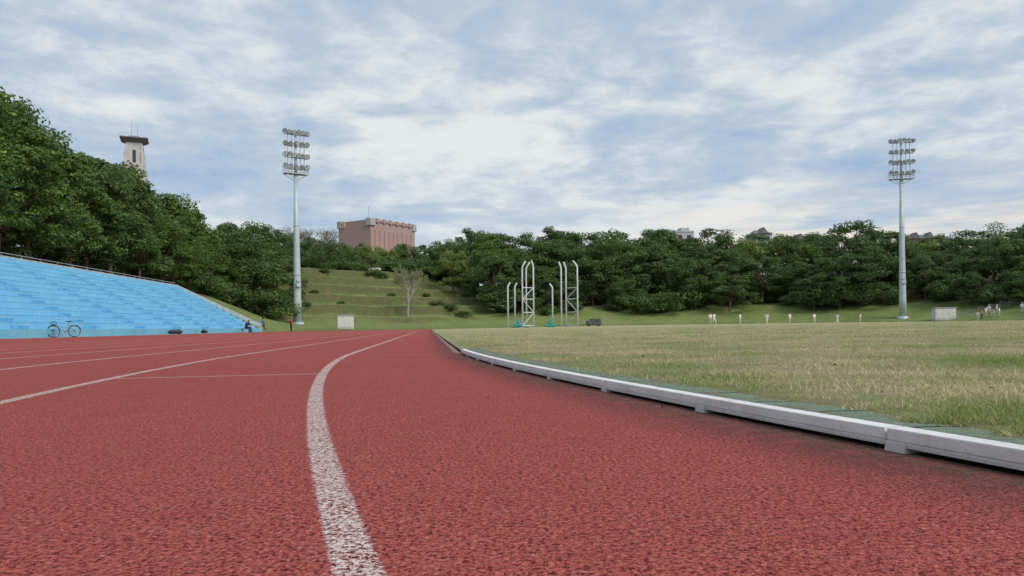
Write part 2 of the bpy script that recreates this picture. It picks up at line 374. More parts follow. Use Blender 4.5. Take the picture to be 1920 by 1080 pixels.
def blades(n,dmin,dmax,hh,ww,qa,qb,thr,flat=1.0,amp=.45):
    d=dmin*(dmax/dmin)**rng.random(n*4)
    X=(rng.random(n*4)*.95-.16)*d+rng.normal(0,.1,n*4)
    if qa>-2:
        s_=-11+11.5*rng.random(n*4); l_=qb-(qb-qa)*rng.random(n*4)**1.2; PP=oval(s_,l_); X,d=PP[:,0],PP[:,1]
    q=qof(X,d); edge=qb-.06*np.sin(X*9+d*5)-.05*np.sin(d*23)
    a=(q<edge)&(q>qa)&(d>1)
    pn=np.sin(X*3.1+2*np.sin(d*1.7))*np.sin(d*2.3+1.5*np.sin(X*2.9)); pn=pn*.6+.4*np.sin(X*9+3*np.sin(d*4))*np.sin(d*8+2*np.sin(X*7)); a&=(rng.random(n*4)<thr+amp*pn)
    X=X[a][:n];d=d[a][:n];q=q[a][:n]; n=len(X)
    z=np.maximum(field_z(q)+.006,.030); h=hh*(.35+.8*rng.random(n)+.9*(rng.random(n)>.96)); az=rng.random(n)*2*np.pi; lean=(.4+1.6*rng.random(n))*h*flat
    w=ww*(.6+.8*rng.random(n)); wz=rng.random(n)*2*np.pi
    sc=np.clip(d/5,1,6)**.7; w=w*sc; h=h*np.clip(d/8,1,1.3)
    b0=np.stack([X-w*np.cos(wz),d-w*np.sin(wz),z],-1); b1=np.stack([X+w*np.cos(wz),d+w*np.sin(wz),z],-1)
    mx=np.cos(az)*lean*.35; my=np.sin(az)*lean*.35
    m0=np.stack([X-w*.7*np.cos(wz)+mx,d-w*.7*np.sin(wz)+my,z+h*.6],-1); m1=np.stack([X+w*.7*np.cos(wz)+mx,d+w*.7*np.sin(wz)+my,z+h*.6],-1)
    tp=np.stack([X+np.cos(az)*lean,d+np.sin(az)*lean,z+h],-1)
    V=np.stack([b0,b1,m1,m0,tp],1).reshape(-1,3); i=np.arange(n)*5
    return V,np.stack([i,i+1,i+2,i+3],-1),np.stack([i+3,i+2,i+4],-1)
sets=[(blades(185000,1.3,40,.018,.0013,-30,-.29,.62),0),(blades(15000,1.3,12,.008,.0013,-1.1,-.22,.30,2.6,.5),1),(blades(36000,1.4,30,.034,.0015,-30,-.33,.02,.7,.55),0),(blades(30000,1.4,30,.009,.0015,-30,-.3,.10,3.0,.6),1)]
Vs=[];q4s=[];q3s=[];m4=[];m3=[];off=0
for (A,mi_) in sets:
    Vs.append(A[0]); q4s.append(A[1]+off); q3s.append(A[2]+off); m4.append(np.full(len(A[1]),mi_)); m3.append(np.full(len(A[2]),mi_)); off+=len(A[0])
V=np.concatenate(Vs); q4=np.concatenate(q4s); q3=np.concatenate(q3s); mi=np.concatenate(m4+m3).astype(np.int32)
nf=len(q4)+len(q3)
me=bpy.data.meshes.new('turf'); me.vertices.add(len(V)); me.vertices.foreach_set('co',V.astype(np.float32).ravel())
lp=np.concatenate([q4.ravel(),q3.ravel()]).astype(np.int32); me.loops.add(len(lp)); me.loops.foreach_set('vertex_index',lp)
tot=np.concatenate([np.full(len(q4),4),np.full(len(q3),3)]).astype(np.int32); me.polygons.add(nf)
me.polygons.foreach_set('loop_start',np.concatenate([[0],np.cumsum(tot)[:-1]]).astype(np.int32)); me.polygons.foreach_set('loop_total',tot)
me.materials.append(m_blade('turf_blades',False)); me.materials.append(m_blade('dry_thatch',True)); me.polygons.foreach_set('material_index',mi); me.update(calc_edges=True)
tag(obj('grass',me),kind='stuff')
# ------------------------------------------------------------------ grandstand
def m_blue(name,k=1.0):
    m,nt,b,co=newmat(name,.75)
    tc=ND(nt,'ShaderNodeUVMap',uv_map='lane').outputs[0]; sp=sep(nt,tc); a_,l_=sp.outputs[0],sp.outputs[1]
    cell=ND(nt,'ShaderNodeTexWhiteNoise',{'Vector':ND(nt,'ShaderNodeCombineXYZ',{0:MATH(nt,'FLOOR',MATH(nt,'ADD',MATH(nt,'MULTIPLY',a_,.42),MATH(nt,'MULTIPLY',MATH(nt,'FLOOR',l_),.37))),1:MATH(nt,'FLOOR',l_)}).outputs[0]},noise_dimensions='3D').outputs['Value']
    n=NOISE(nt,co,1.2,6,.7); n2=NOISE(nt,co,7,5,.7)
    c=MIX(nt,cell,(.195,.53,.75),(.235,.58,.78))
    c=MIX(nt,MATH(nt,'MULTIPLY',RAMP(nt,n,.45,.7),.45),c,(.38,.66,.79))
    c=MIX(nt,MATH(nt,'MULTIPLY',RAMP(nt,n2,.6,.75),.35),c,(.15,.42,.60))
    j=MATH(nt,'LESS_THAN',MATH(nt,'FRACT',MATH(nt,'MULTIPLY',a_,.42)),.02)
    c=MIX(nt,MATH(nt,'MULTIPLY',j,.25),c,(.04,.2,.4))
    nt.links.new(c,b.inputs['Base Color']); return m
MBlue=m_blue('sky_blue_painted_concrete'); 
MBlueShade=sm('blue_step_shade_tint',(.12,.41,.63),.7,.15,5)  # darker blue paints the shade on aisle step blocks into their colour
MConc=sm('pale_concrete_coping',(.50,.49,.46),.85,.2,2.5,bump=.3); MSteel=sm('galvanised_grey_steel',(.42,.44,.45),.5,.12,3,.3)
A0,A1=-4.0,float(side_a(490,LF)); NT_=13; TD=9.06/NT_; ZF=.42; RH=(5.25-ZF)/NT_
def SP(a,L,z): p=C1+T*a-Nn*(R0+L); return (p[0],p[1],z)
stand=empty('grandstand',SP(A0,LF,0),"sky blue stepped concrete spectator stand beside the running track","grandstand")
def child(name,mb,mats,parent,smooth=False):
    me=mb.mesh(name,mats,smooth); o=obj(name,me,parent); 
    o.matrix_parent_inverse=Matrix.Translation(-Vector(parent.location)); return o
pf=[(LF,-.1),(LF,ZF)]
for i in range(NT_+1):
    l=LF+i*TD; z=ZF+i*RH
    if i==NT_: pf+=[(l,z),(l+.5,z),(l+.5,2)]; break
    if i>0: pf+= [(l,z-.035),(l-.012,z-.032),(l-.012,z)]
    pf+=[(l+.02,z),(l+TD,z)]
av=np.linspace(A0,A1,40); mb=MB(); k=len(pf); V=[SP(a_,l,z) for a_ in av for (l,z) in pf]
Fc=[(i*k+j,i*k+j+1,(i+1)*k+j+1,(i+1)*k+j) for i in range(39) for j in range(k-1)]
Fc.append(tuple(range(39*k,40*k))); mb.add(V,Fc)
o=child('seating_tier',mb,[MBlue],stand)
me=o.data; bm=bmesh.new(); bm.from_mesh(me); bmesh.ops.recalc_face_normals(bm,faces=bm.faces); bm.to_mesh(me); bm.free()
uvl=me.uv_layers.new(name='lane'); vi=np.zeros(len(me.loops),dtype=np.int32); me.loops.foreach_get('vertex_index',vi)
pfa=np.array([(z-ZF)/RH+.01 for l,z in pf]); uvl.data.foreach_set('uv',np.stack([np.repeat(av,k),np.tile(pfa,40)],-1)[vi].astype(np.float32).ravel())
def SB(mb,a0,a1,l0,l1,z0,z1,m=0):
    v=[SP(a0,l0,z0),SP(a1,l0,z0),SP(a1,l1,z0),SP(a0,l1,z0),SP(a0,l0,z1),SP(a1,l0,z1),SP(a1,l1,z1),SP(a0,l1,z1)]
    mb.add(v,[(0,3,2,1),(4,5,6,7),(0,1,5,4),(1,2,6,5),(2,3,7,6),(3,0,4,7)],m)
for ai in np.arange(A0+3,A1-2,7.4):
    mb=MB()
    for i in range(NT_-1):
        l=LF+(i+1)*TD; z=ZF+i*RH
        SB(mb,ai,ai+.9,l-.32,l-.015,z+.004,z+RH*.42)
    child('stairway',mb,[MBlueShade],stand)
mb=MB(); zt=ZF+NT_*RH; SB(mb,A0,A1+.25,LF+NT_*TD+.12,LF+NT_*TD+.42,zt+.003,zt+.14); child('coping',mb,[MConc],stand)
mb=MB()
V=[];
for (l,z) in ((LF-.05,.72),(LF+NT_*TD+.1,zt+.02)):
    for aa in (A1+.003,A1+.18):
        for dz in (-.30,.14): V.append(SP(aa,l,z+dz))
mb.add(V,[(0,1,3,2),(4,6,7,5),(0,4,5,1),(2,3,7,6),(1,5,7,3),(0,2,6,4)]); child('parapet',mb,[MConc],stand)
mb=MB(); SB(mb,A1+.003,A1+.18,LF-.06,LF+.2,-.1,.8); child('wall_pier',mb,[MConc],stand)
LR=LF+NT_*TD+.27
mb=MB(); mb.tube([SP(A0,LR,zt+.34),SP(A1,LR,zt+.34)],.03,6); child('rail',mb,[MSteel],stand)
for aa in np.arange(A0+.5,A1+.1,2.5):
    mb=MB(); mb.tube([SP(aa,LR,zt+.1),SP(aa,LR,zt+.34)],.022,6); child('rail_post',mb,[MSteel],stand)
# ------------------------------------------------------------------ trees
def m_leaf(name,d,l,h):
    m,nt,b,co=newmat(name,.5)
    g=ND(nt,'ShaderNodeNewGeometry').outputs['Random Per Island']; oi=ND(nt,'ShaderNodeObjectInfo').outputs['Random']
    n=NOISE(nt,co,.55,4,.6)
    t=MATH(nt,'ADD',MATH(nt,'MULTIPLY',g,.5),MATH(nt,'MULTIPLY',RAMP(nt,n,.3,.7),.5))
    c=MIX(nt,t,d,l); c=MIX(nt,MATH(nt,'MULTIPLY',oi,.6),c,h,'MIX')
    c=MIX(nt,RAMP(nt,g,.93,.99),c,tuple(x*1.6 for x in l))
    nt.links.new(c,b.inputs['Base Color'])
    tr=ND(nt,'ShaderNodeBsdfTranslucent',{'Color':MIX(nt,.4,c,(.22,.30,.05))}); mx=ND(nt,'ShaderNodeMixShader',{0:.27,1:b.outputs[0],2:tr.outputs[0]})
    nt.links.new(mx.outputs[0],nt.nodes['Material Output'].inputs[0]); return m
ML1=m_leaf('broad_leaves',(.038,.088,.020),(.18,.27,.06),(.07,.13,.03))
ML2=m_leaf('fine_leaves',(.036,.078,.024),(.145,.22,.058),(.09,.145,.05))
ML3=m_leaf('light_leaves',(.13,.18,.045),(.27,.35,.10),(.2,.27,.06))
MBark=sm('grey_brown_bark',(.13,.10,.075),.9,.35,6,bump=.6); MBare=sm('pale_bare_bark',(.30,.265,.22),.9,.25,6)
def leaves(cent,rad,flat,cnt,size,r):
    n=len(cent)*cnt; ci=np.repeat(np.arange(len(cent)),cnt)
    d=r.normal(size=(n,3)); d/=np.linalg.norm(d,axis=1)[:,None]
    ph=ci*1.7; lump=1+.18*np.sin(d[:,0]*5+ph)*np.sin(d[:,1]*5+2*ph)+.15*np.sin(d[:,2]*6+ph)
    rr=rad[ci]*(.45+.55*r.random(n)**.45)*lump
    p=cent[ci]+d*rr[:,None]*np.array([1,1,flat])
    nn=d+np.array([0,0,.5])+r.normal(size=(n,3))*.55; nn/=np.linalg.norm(nn,axis=1)[:,None]
    t=np.cross(nn,r.normal(size=(n,3))); t/=np.linalg.norm(t,axis=1)[:,None]; b=np.cross(nn,t)
    s=size*(.6+.8*r.random(n)); l=s[:,None]; w=(s*.5)[:,None]
    V=np.stack([p-t*l,p+b*w-t*l*.1,p+t*l-nn*l*.15,p-b*w-t*l*.1],1).reshape(-1,3)
    return V,np.arange(n*4).reshape(-1,4)
def make_tree(kind,seed,leafm):
    r=np.random.default_rng(seed); cents=[];rads=[]
    if kind=='round':
        n=40; zc,rz,rx=7.4,4.4,3.7
        ax,ay=1+.25*math.sin(seed*2.1),1+.2*math.cos(seed*1.3)
        for i in range(n):
            d=r.normal(size=3); d/=np.linalg.norm(d); k=.35+.68*r.random()**.6
            z=zc+d[2]*rz*k; w=1-.3*max(0,(z-zc)/rz)
            cents.append((d[0]*rx*k*w*ax+.8*math.sin(z*.8+seed),d[1]*rx*k*w*ay,z)); rads.append(.6+1.1*r.random()**1.3)
        for i in range(8):
            a=r.random()*6.28; cents.append((math.cos(a)*2.7,math.sin(a)*2.7,2.6+r.random()*1.6)); rads.append(.9)
        flat,cnt,size=.72,285,.17; fork=3.0
    elif kind=='umbrella':
        for L in range(5):
            z=[10.4,9.2,7.5,5.8,4.2][L]; R=[2.4,4.4,5.2,4.8,3.8][L]; m=[7,14,14,10,6][L]
            for i in range(m):
                a=r.random()*6.28; k=R*math.sqrt(r.random())
                cents.append((math.cos(a)*k+.8*math.sin(L+seed),math.sin(a)*k,z-.05*k*k+r.normal()*.6)); rads.append(.75+.9*r.random())
        flat,cnt,size=.58,220,.17; fork=3.4
    elif kind=='shrub':
        for i in range(22):
            a=r.random()*6.28; k=2.3*math.sqrt(r.random()); cents.append((math.cos(a)*k,math.sin(a)*k,.5+r.random()*(2.6-.5*k))); rads.append(.6+.4*r.random())
        flat,cnt,size=.8,190,.13; fork=.3
    cents=np.array(cents); rads=np.array(rads)
    V,Fq=leaves(cents,rads,flat,cnt,size,r); crown=mesh_np('crown',V,Fq,[leafm])
    mb=MB()
    if kind!='shrub':
        b=.22; mb.tube([(0,0,-.6),(0,0,.2),(.06,.03,1.4),(.1*math.sin(seed),.1,fork),(.1,.05,fork+2.2),(0,0,fork+4)],[b*1.7,b*1.15,b,b*.85,b*.5,b*.15],9)
        for j in r.choice(len(cents),14,replace=False):
            c=cents[j]; z0=fork-.8+r.random()*2.0; base=Vector((.1,.06,min(z0,c[2]-.5))); mid=base.lerp(Vector(c),.5)+Vector((0,0,.35))
            mb.tube([base,mid,Vector(c)],[b*.5,b*.3,b*.08],6)
    else:
        for j in range(5):
            c=cents[j]; mb.tube([(0,0,-.3),(c[0]*.4,c[1]*.4,.6),tuple(c)],[.07,.05,.02],5)
    return mb.mesh('trunk',[MBark],True),crown
VAR={'round':[make_tree('round',s,ML1) for s in (1,2,3,4)],'roundf':[make_tree('round',s,ML2) for s in (11,12,13)],
 'umbrella':[make_tree('umbrella',s,ML2) for s in (5,6,7,8)],'light':[make_tree('round',s,ML3) for s in (9,)],'shrub':[make_tree('shrub',s,ML2) for s in (21,22)]}
EX=[-200,0,25,50,75,100,130,155,170,200,225,245,290,345,360,400,450,500,520,600,640,700,780,860,900,960,1010,1040,1080,1140,1200,1250,1300,1350,1400,1480,1520,1560,1600,1640,1700,1740,1800,1860,1900,1960,2300]
EY=[100,172,188,205,228,236,236,256,294,282,280,318,333,372,396,403,410,416,436,441,448,452,455,442,434,434,452,434,426,424,428,421,436,431,430,424,440,434,414,419,436,444,434,426,414,419,419]
def envz(X,Y):
    x=960+F*X/Y; y=np.interp(x,EX,EY); v=y-HY+ROLL*(x-960); return H-v/F*Y
LBL={'round':"tall green broadleaf tree with dense clumped crown on the bank",'roundf':"dark green leafy tree standing on the wooded bank",
 'umbrella':"spreading green tree with flat layered crown on the bank",'light':"small light green leafy tree on the grass slope",'shrub':"low dark green bushy shrub at the wood's edge"}
def put_tree(kind,X,Y,h,wide=1.0,z=None):
    tr,cr=random.choice(VAR[kind]); h0=2.9 if kind=='shrub' else (11.0 if kind=='umbrella' else 12.3)
    sc=h/h0; sx=sc*wide*random.uniform(.90,1.18)
    nm='shrub' if kind=='shrub' else 'tree'
    e=bpy.data.objects.new(nm,None); e.location=(X,Y,(gz(X,Y) if z is None else z)-.1); e.rotation_euler=(random.uniform(-.05,.05),random.uniform(-.05,.05),random.uniform(0,6.28)); e.scale=(sx,sx,sc)
    COL.objects.link(e); tag(e,LBL[kind],nm if nm=='shrub' else 'tree',"shrubs at the foot of the wood" if nm=='shrub' else "trees on the banks around the stadium")
    for part,me in (('trunk',tr),('crown',cr)):
        o=bpy.data.objects.new(part,me); o.parent=e; COL.objects.link(o)
R=random.random
for (L,step,k) in ((32,5.6,.90),(37.5,6,1.0),(44,6.5,1.0)):
    a_=8.0+R()*3
    while a_<118:
        aa=a_+random.uniform(-1.6,1.6); LL=L+random.uniform(-1,1.2); p=SP(aa,LL,0); X,Y=p[0],p[1]
        if Y>0:
            x=960+F*X/Y
            if -260<x<505:
                ht=(envz(X,Y)-gz(X,Y))*k*random.uniform(.82,1.06)
                if L<33 and aa>74: ht*=.8
                ht=min(ht,19)
                if ht>3.5: put_tree('round' if R()<.75 else 'roundf',X,Y,ht,1.18 if ht<11 else 1.05)
        a_+=step
for i in range(9):
    p=SP(22+i*7+R()*4,33+R()*6,0); put_tree('shrub',p[0],p[1],random.uniform(2.2,4.5),1.2)
for (x,d,t,kk) in ((352,122,412,'round'),(385,118,420,'roundf'),(410,112,470,'round'),(432,125,412,'roundf'),(455,118,440,'umbrella'),(478,128,418,'round'),(490,114,480,'roundf'),(512,124,500,'roundf'),
                (470,150,420,'round'),(505,150,425,'umbrella'),(535,160,445,'umbrella'),(520,140,455,'roundf'),(440,150,410,'round'),(545,175,450,'roundf'),(580,190,447,'umbrella'),(560,170,465,'umbrella'),(610,200,452,'umbrella'),(630,215,450,'round'),
                (590,215,445,'round'),(660,205,462,'round'),(690,222,455,'light'),(715,230,458,'light'),(725,215,462,'light'),(745,225,465,'roundf'),(778,215,462,'roundf'),(800,205,470,'round'),(820,200,456,'round'),(842,195,450,'round'),(862,190,452,'roundf'),
                (640,235,455,'roundf'),(680,240,452,'roundf'),(755,240,455,'round'),(795,235,458,'round'),(835,225,452,'umbrella'),(697,186,470,'light'),(850,178,462,'light'),(640,212,466,'light')):
    X,Y=bear(x,d); v=t-HY+ROLL*(x-960); zt_=H-v/F*Y; g=gz(X,Y); h=max(4.0,zt_-g); put_tree(kk,X,Y,h,1.25 if h<9 else 1.0)
for (q_,step,k,kinds) in ((29,8,.52,('umbrella','roundf')),(36,7.6,.74,('umbrella','roundf','umbrella')),(44,7.8,.90,('umbrella','round','roundf')),(54,8.2,1.0,('umbrella','umbrella','round','light')),(67,8.8,1.0,('umbrella','round'))):
    rad=R0+q_; th=-24 if q_<50 else -32
    while th<78:
        t_=math.radians(th+random.uniform(-1.8,1.8)); rr=rad+random.uniform(-2.8,2.8); X=C2[0]+math.sin(t_)*rr; Y=C2[1]+math.cos(t_)*rr; x=960+F*X/Y
        if 875<x<2150 and not (q_<30 and R()<.35):
            h=(envz(X,Y)-gz(X,Y))*k*random.uniform(.80,1.07); h=min(max(h,5),18)
            kd=random.choice(kinds)
            if kd=='light' and R()<.4: kd='umbrella'
            if not (q_<34 and 1650<x<1800): put_tree(kd,X,Y,h,1.15 if k>.8 else 1.3)
        th+=math.degrees(step/rad)
for i in range(86):
    t_=math.radians(-26+104*i/85+random.uniform(-.8,.8)); rr=R0+random.choice((29,33,40,46,52))+random.uniform(-1.5,1.5)
    X=C2[0]+math.sin(t_)*rr; Y=C2[1]+math.cos(t_)*rr; x=960+F*X/Y
    if 890<x<2100 and not (1660<x<1820 and rr<71): put_tree('shrub',X,Y,random.uniform(1.8,5.2),1.25)
for (x,d) in ((415,108),(440,112),(462,110),(480,113),(500,112),(515,117),(470,117),(530,122),(375,100),(395,104)):
    X,Y=bear(x,d); put_tree('shrub',X,Y,random.uniform(2.2,4.2),1.25)
for (x,d,hh) in ((590,150,.9),(640,146,.7),(820,165,1.2),(845,160,1.3),(868,155,1.4),(610,172,1.0),(735,165,.9),(575,134,.8),(800,172,1.0),(560,150,1.6),(552,140,2.0)):
    X,Y=bear(x,d); put_tree('shrub',X,Y,hh,1.5)
for i,x in enumerate(range(560,900,15)):
    X,Y=bear(x+random.uniform(-5,5),random.choice((196,204,212))+2*math.sin(i)); put_tree('shrub',X,Y,random.uniform(3.2,5.5),1.3)
def bare(X,Y,h,mat_,lab,seed,th=.022,leafy=0):
    r=random.Random(seed); mb=MB(); tips=[]
    def br(p,d,l,rad,dep):
        q=p+d*l; mid=p.lerp(q,.5)+Vector((r.uniform(-1,1),r.uniform(-1,1),0))*l*.06
        mb.tube([p,mid,q],[rad,rad*.85,rad*.65],6,cap=False)
        if dep<=1: tips.append(tuple(q))
        if dep==0: return
        for i in range(3 if dep>1 else 4):
            nd=(d+Vector((r.uniform(-1,1),r.uniform(-1,1),r.uniform(-.15,.5)))*.85).normalized(); br(q,nd,l*r.uniform(.66,.88),max(rad*.62,.024),dep-1)
    br(Vector((0,0,-.3)),Vector((.05,0,1)),h*.28,h*th,5)
    e=empty('bare_tree',(X,Y,gz(X,Y)),lab,'tree'); obj('trunk',mb.mesh('bare_trunk',[mat_],True),e)
    if leafy:
        c=np.array(r.sample(tips,min(len(tips),260))); V,Fq=leaves(c,np.full(len(c),.28),1.0,leafy,.09,np.random.default_rng(seed)); obj('crown',mesh_np('sparse_crown',V,Fq,[ML3]),e)
X,Y=bear(765,150); bare(X,Y,11.2,MBare,"sparse leafed grey branching tree on the grass slope",3,.03,14)
for x in (572,598,548): 
    X,Y=bear(x,205); bare(X,Y,14,MBare,"pale thinly leafed tree rising behind the wood",x,.022,6)
# ------------------------------------------------------------------ floodlight masts
MPole=sm('pale_grey_painted_steel',(.50,.56,.58),.45,.08,.6,.1); MLamp=sm('dark_lamp_housing',(.19,.22,.21),.5,.15,5); 
MGlass=sm('lamp_glass',(.50,.56,.55),.15,.1,3)
def mast(x,d,ht,rot,lab,wid=1.0):
    X,Y=bear(x,d); z0=gz(X,Y); e=empty('floodlight_mast',(X,Y,z0),lab,'floodlight mast','floodlight masts around the stadium'); e.rotation_euler=(0,0,rot)
    mb=MB(); mb.tube([(0,0,-.8),(0,0,.25)],[1.0,1.0],16); mb.tube([(0,0,.25),(0,0,3.5),(0,0,ht*.45),(0,0,ht*.76)],[.68,.62,.46,.33],14); mb.tube([(0,0,ht*.76),(0,0,ht*.97)],[.26,.18],10); mb.tube([(0,0,ht*.97),(0,0,ht*1.03)],[.05,.03],5)
    for zz in (ht*.25,ht*.5): mb.tube([(0,0,zz),(0,0,zz+.15)],[.62,.62] if zz<ht*.3 else [.49,.49],14)
    obj('pole',mb.mesh('mast_pole',[MPole],True),e)
    mb=MB(); mb.box((0,-.72,ht*.2-.1),(.7,.5,.55),0,0,.04); mb.box((0,-.66,ht*.2+.6),(.45,.4,.35),0,0,.04); obj('control_box',mb.mesh('control_box',[MPole]),e)
    zp=ht*.768; mb=MB(); W2=2.1*wid; mb.box((0,0,zp),(2*W2,1.3,.10))
    for sx in (-1,1):
        for yy in (-.65,.65): mb.tube([(0,yy,zp-1.0),(sx*W2*.95,yy,zp)],.04,5)
    for yy in (-.65,.65):
        for zz in (.5,1.0): mb.tube([(-W2,yy,zp+zz),(W2,yy,zp+zz)],.03,5)
        for xx in (-1,-.5,0,.5,1): mb.tube([(xx*W2,yy,zp),(xx*W2,yy,zp+1)],.03,5)
    for xx in (-W2,W2):
        for zz in (.5,1.0): mb.tube([(xx,-.65,zp+zz),(xx,.65,zp+zz)],.03,5)
    obj('platform',mb.mesh('platform',[MSteel]),e)
    rows=[ht*(.790+.059*i) for i in range(4)]
    mb=MB()
    for zz in rows: mb.box((0,-.28,zz),(4.2*wid,.14,.14)); 
    for xx in (-1.45,-.75,.75,1.45): mb.box((xx*wid,-.2,ht*.875),(.10,.10,ht*.20))
    obj('crossbar',mb.mesh('crossbar',[MSteel]),e)
    lm=MB(); lm.tube([(0,-.30,0),(0,-.26,0),(0,0,0),(0,.22,0),(0,.38,0)],[.34,.34,.31,.20,.15],12,0); lm.tube([(0,-.315,0),(0,-.302,0)],[.30,.30],12,1)
    lm.tube([(-.38,0,.0),(-.38,.1,-.45),(.38,.1,-.45),(.38,0,.0)],.04,5)
    me=lm.mesh('floodlight',[MLamp,MGlass])
    for ri,zz in enumerate(rows):
        for xx in ((-1.95,-1.15,-.4,.45,1.2,1.95) if ri%2 else (-1.9,-1.0,.0,1.0,1.9)):
            o=obj('floodlight',me,e,(xx*wid,-.50,zz+.44+random.uniform(-.08,.16))); o.rotation_euler=(math.radians(random.uniform(20,40)),0,random.uniform(-.45,.45))
    return e
mast(558,115,30.3,math.radians(32),"tall pale grey floodlight mast beside the grass slope",.88)
mast(1693,138.5,33.8,math.radians(-10),"tall pale grey floodlight mast before the wood",1.0)
# ------------------------------------------------------------------ hammer cage
MWhite=sm('white_painted_post',(.66,.70,.72),.5,.1,1.5); MNet=sm('teal_netting',(.05,.34,.31),.8,.3,12); 
X0,Y0=bear(1018,78); fz=float(field_z(qof(X0,Y0)))
cage=empty('hammer_cage',(X0,Y0,fz),"white steel throwing cage frame with lowered teal net","throwing cage")
def post(x,y,h,bend,r=.085):
    mb=MB(); pts=[(x,y,-.1),(x,y,h*.90)]; 
    for k in (.3,.6,.85,1): pts.append((x+bend*(k**1.4)*.6,y,h*.90+h*.10*k))
    mb.tube(pts,r,8); obj('post',mb.mesh('cage_post',[MWhite],True),cage)
def px(x): return (x-1018)/F*78
for (x,y,h,b) in ((953,-1.5,4.7,.45),(966,1.2,4.8,.4),(980,-.6,6.95,.6),(988,1.4,7.0,.7),(1001,0,7.1,-.35),(1038,1.6,4.7,-.5),(1053,0,6.9,-.4),(1064,1.5,7.0,-.4),(1083,-.3,7.0,-.8)):
    post(px(x),y,h,b)
for (xa,xb,yy,yb) in ((980,1001,-.6,0),(1064,1083,1.5,-.3)):
    mb=MB(); lv=[.2,1.6,3.0,4.2]
    for i,z in enumerate(lv):
        mb.tube([(px(xa),yy,z),(px(xb),yb,z)],.05,6)
        if i<3:
            a_,b__=((xa,yy),(xb,yb)) if i%2==0 else ((xb,yb),(xa,yy)); mb.tube([(px(a_[0]),a_[1],z),(px(b__[0]),b__[1],lv[i+1])],.04,6)
    obj('brace',mb.mesh('cage_brace',[MWhite]),cage)
for (pts) in ([(960,0),(975,.4),(992,.2)],[(1020,1),(1036,1.5),(1045,1.2)]):
    mb=MB(); P_=[(px(x),y,.18+.1*math.sin(x)) for x,y in pts]; mb.tube(P_,[.10,.22,.12],8)
    mb.tube([(px(pts[1][0]),pts[1][1],.1),(px(pts[1][0])-.25,pts[1][1],.5),(px(pts[1][0])-.1,pts[1][1],1.1)],[.25,.16,.04],7); obj('net',mb.mesh('cage_net',[MNet],True),cage)
X,Y=bear(1113,84); MDark=sm('dark_grey_mat',(.08,.09,.10),.8,.3,3); e=empty('equipment_cart',(X,Y,float(field_z(qof(X,Y)))),"low dark grey equipment cart standing on the grass","equipment cart")
mb=MB(); mb.box((0,0,.42),(1.6,1.0,.5),0,0,.05); mb.box((.15,0,.76),(1.2,.9,.16),0,0,.04); obj('cart_box',mb.mesh('cart_box',[MDark]),e)
for sx in (-.55,.55):
    for sy in (-.4,.4): mb=MB(); mb.ring((sx,sy,.14),.1,.04,'Y',14); obj('wheel',mb.mesh('wheel',[MDark]),e)
mb=MB(); mb.tube([(-.8,0,.4),(-1.2,0,.75),(-1.2,.3,.75)],.025,6); obj('handle',mb.mesh('handle',[MSteel]),e)
# ------------------------------------------------------------------ cabinets
MCab=sm('cream_painted_metal',(.66,.66,.60),.5,.08,2); MCabT=sm('grey_lid',(.46,.47,.45),.6,.1,2)
def cabinet(x,d,w,h,rot,lab):
    X,Y=bear(x,d); z=max(0,gz(X,Y)); e=empty('utility_cabinet',(X,Y,z),lab,'utility cabinet','utility cabinets'); e.rotation_euler=(0,0,rot)
    mb=MB(); mb.box((0,0,.05),(w*1.02,1.5,.3),0); obj('plinth',mb.mesh('plinth',[MConc]),e)
    mb=MB(); mb.box((0,0,.2+h*.46),(w*.96,1.4,h*.92-.0),0,0,.03); obj('body',mb.mesh('body',[MCab]),e)
    mb=MB(); mb.box((0,0,.2+h*.92+.07),(w*1.05,1.6,.13),0,0,.03); obj('roof',mb.mesh('roof',[MCabT]),e)
    n=2 if w<3 else 3
    for i in range(n):
        dw=w*.9/n; cx=-w*.45+dw*(i+.5); mb=MB(); mb.box((cx,-.715,.2+h*.45),(dw-.05,.03,h*.8),0,0,.01)
        for k in range(4): mb.box((cx,-.735,.2+h*.2+k*.07),(dw*.5,.012,.025))
        obj('door',mb.mesh('door',[MCab]),e)
        mb=MB(); mb.box((cx+dw*.38,-.75,.2+h*.45),(.03,.04,.16)); obj('handle',mb.mesh('handle',[MDark]),e)
cabinet(648,112,2.5,1.85,.25,"cream metal utility cabinet at the foot of the grass slope")
cabinet(1770,131,3.6,2.0,-.1,"wide cream metal utility cabinet by the edge of the field")
# ------------------------------------------------------------------ buildings
def wallmat(name,c1,c2,scale,mort=(.3,.27,.25)):
    m,nt,b,co=newmat(name,.85)
    n=NOISE(nt,co,.25,5); c=MIX(nt,RAMP(nt,n,.3,.7),c1,c2)
    br=ND(nt,'ShaderNodeTexBrick',{'Vector':co,'Color1':c1,'Color2':c2,'Mortar':mort,'Scale':scale,'Mortar Size':.02})
    nt.links.new(MIX(nt,.35,c,br.outputs[0]),b.inputs['Base Color']); return m
MPink=wallmat('pinkish_tile_cladding',(.40,.27,.235),(.45,.31,.27),.4,(.4,.3,.27)); MPale=sm('pale_mauve_concrete',(.46,.43,.46),.8,.1,.4); MYel=sm('ochre_panel',(.6,.46,.16),.7,.1,1)
MWin=sm('dark_window_glass',(.05,.065,.08),.2,.2,1); MRed=wallmat('red_brick_wall',(.30,.15,.12),(.36,.19,.15),1.2); MRoof=sm('dark_slate_roof',(.19,.18,.18),.8,.2,.8); MCream=sm('cream_stone_cladding',(.53,.51,.48),.8,.1,.3); MRose=sm('rose_tile_band',(.46,.38,.35),.8,.1,.5)
MWBld=sm('grey_white_wall',(.42,.44,.46),.8,.1,.5)
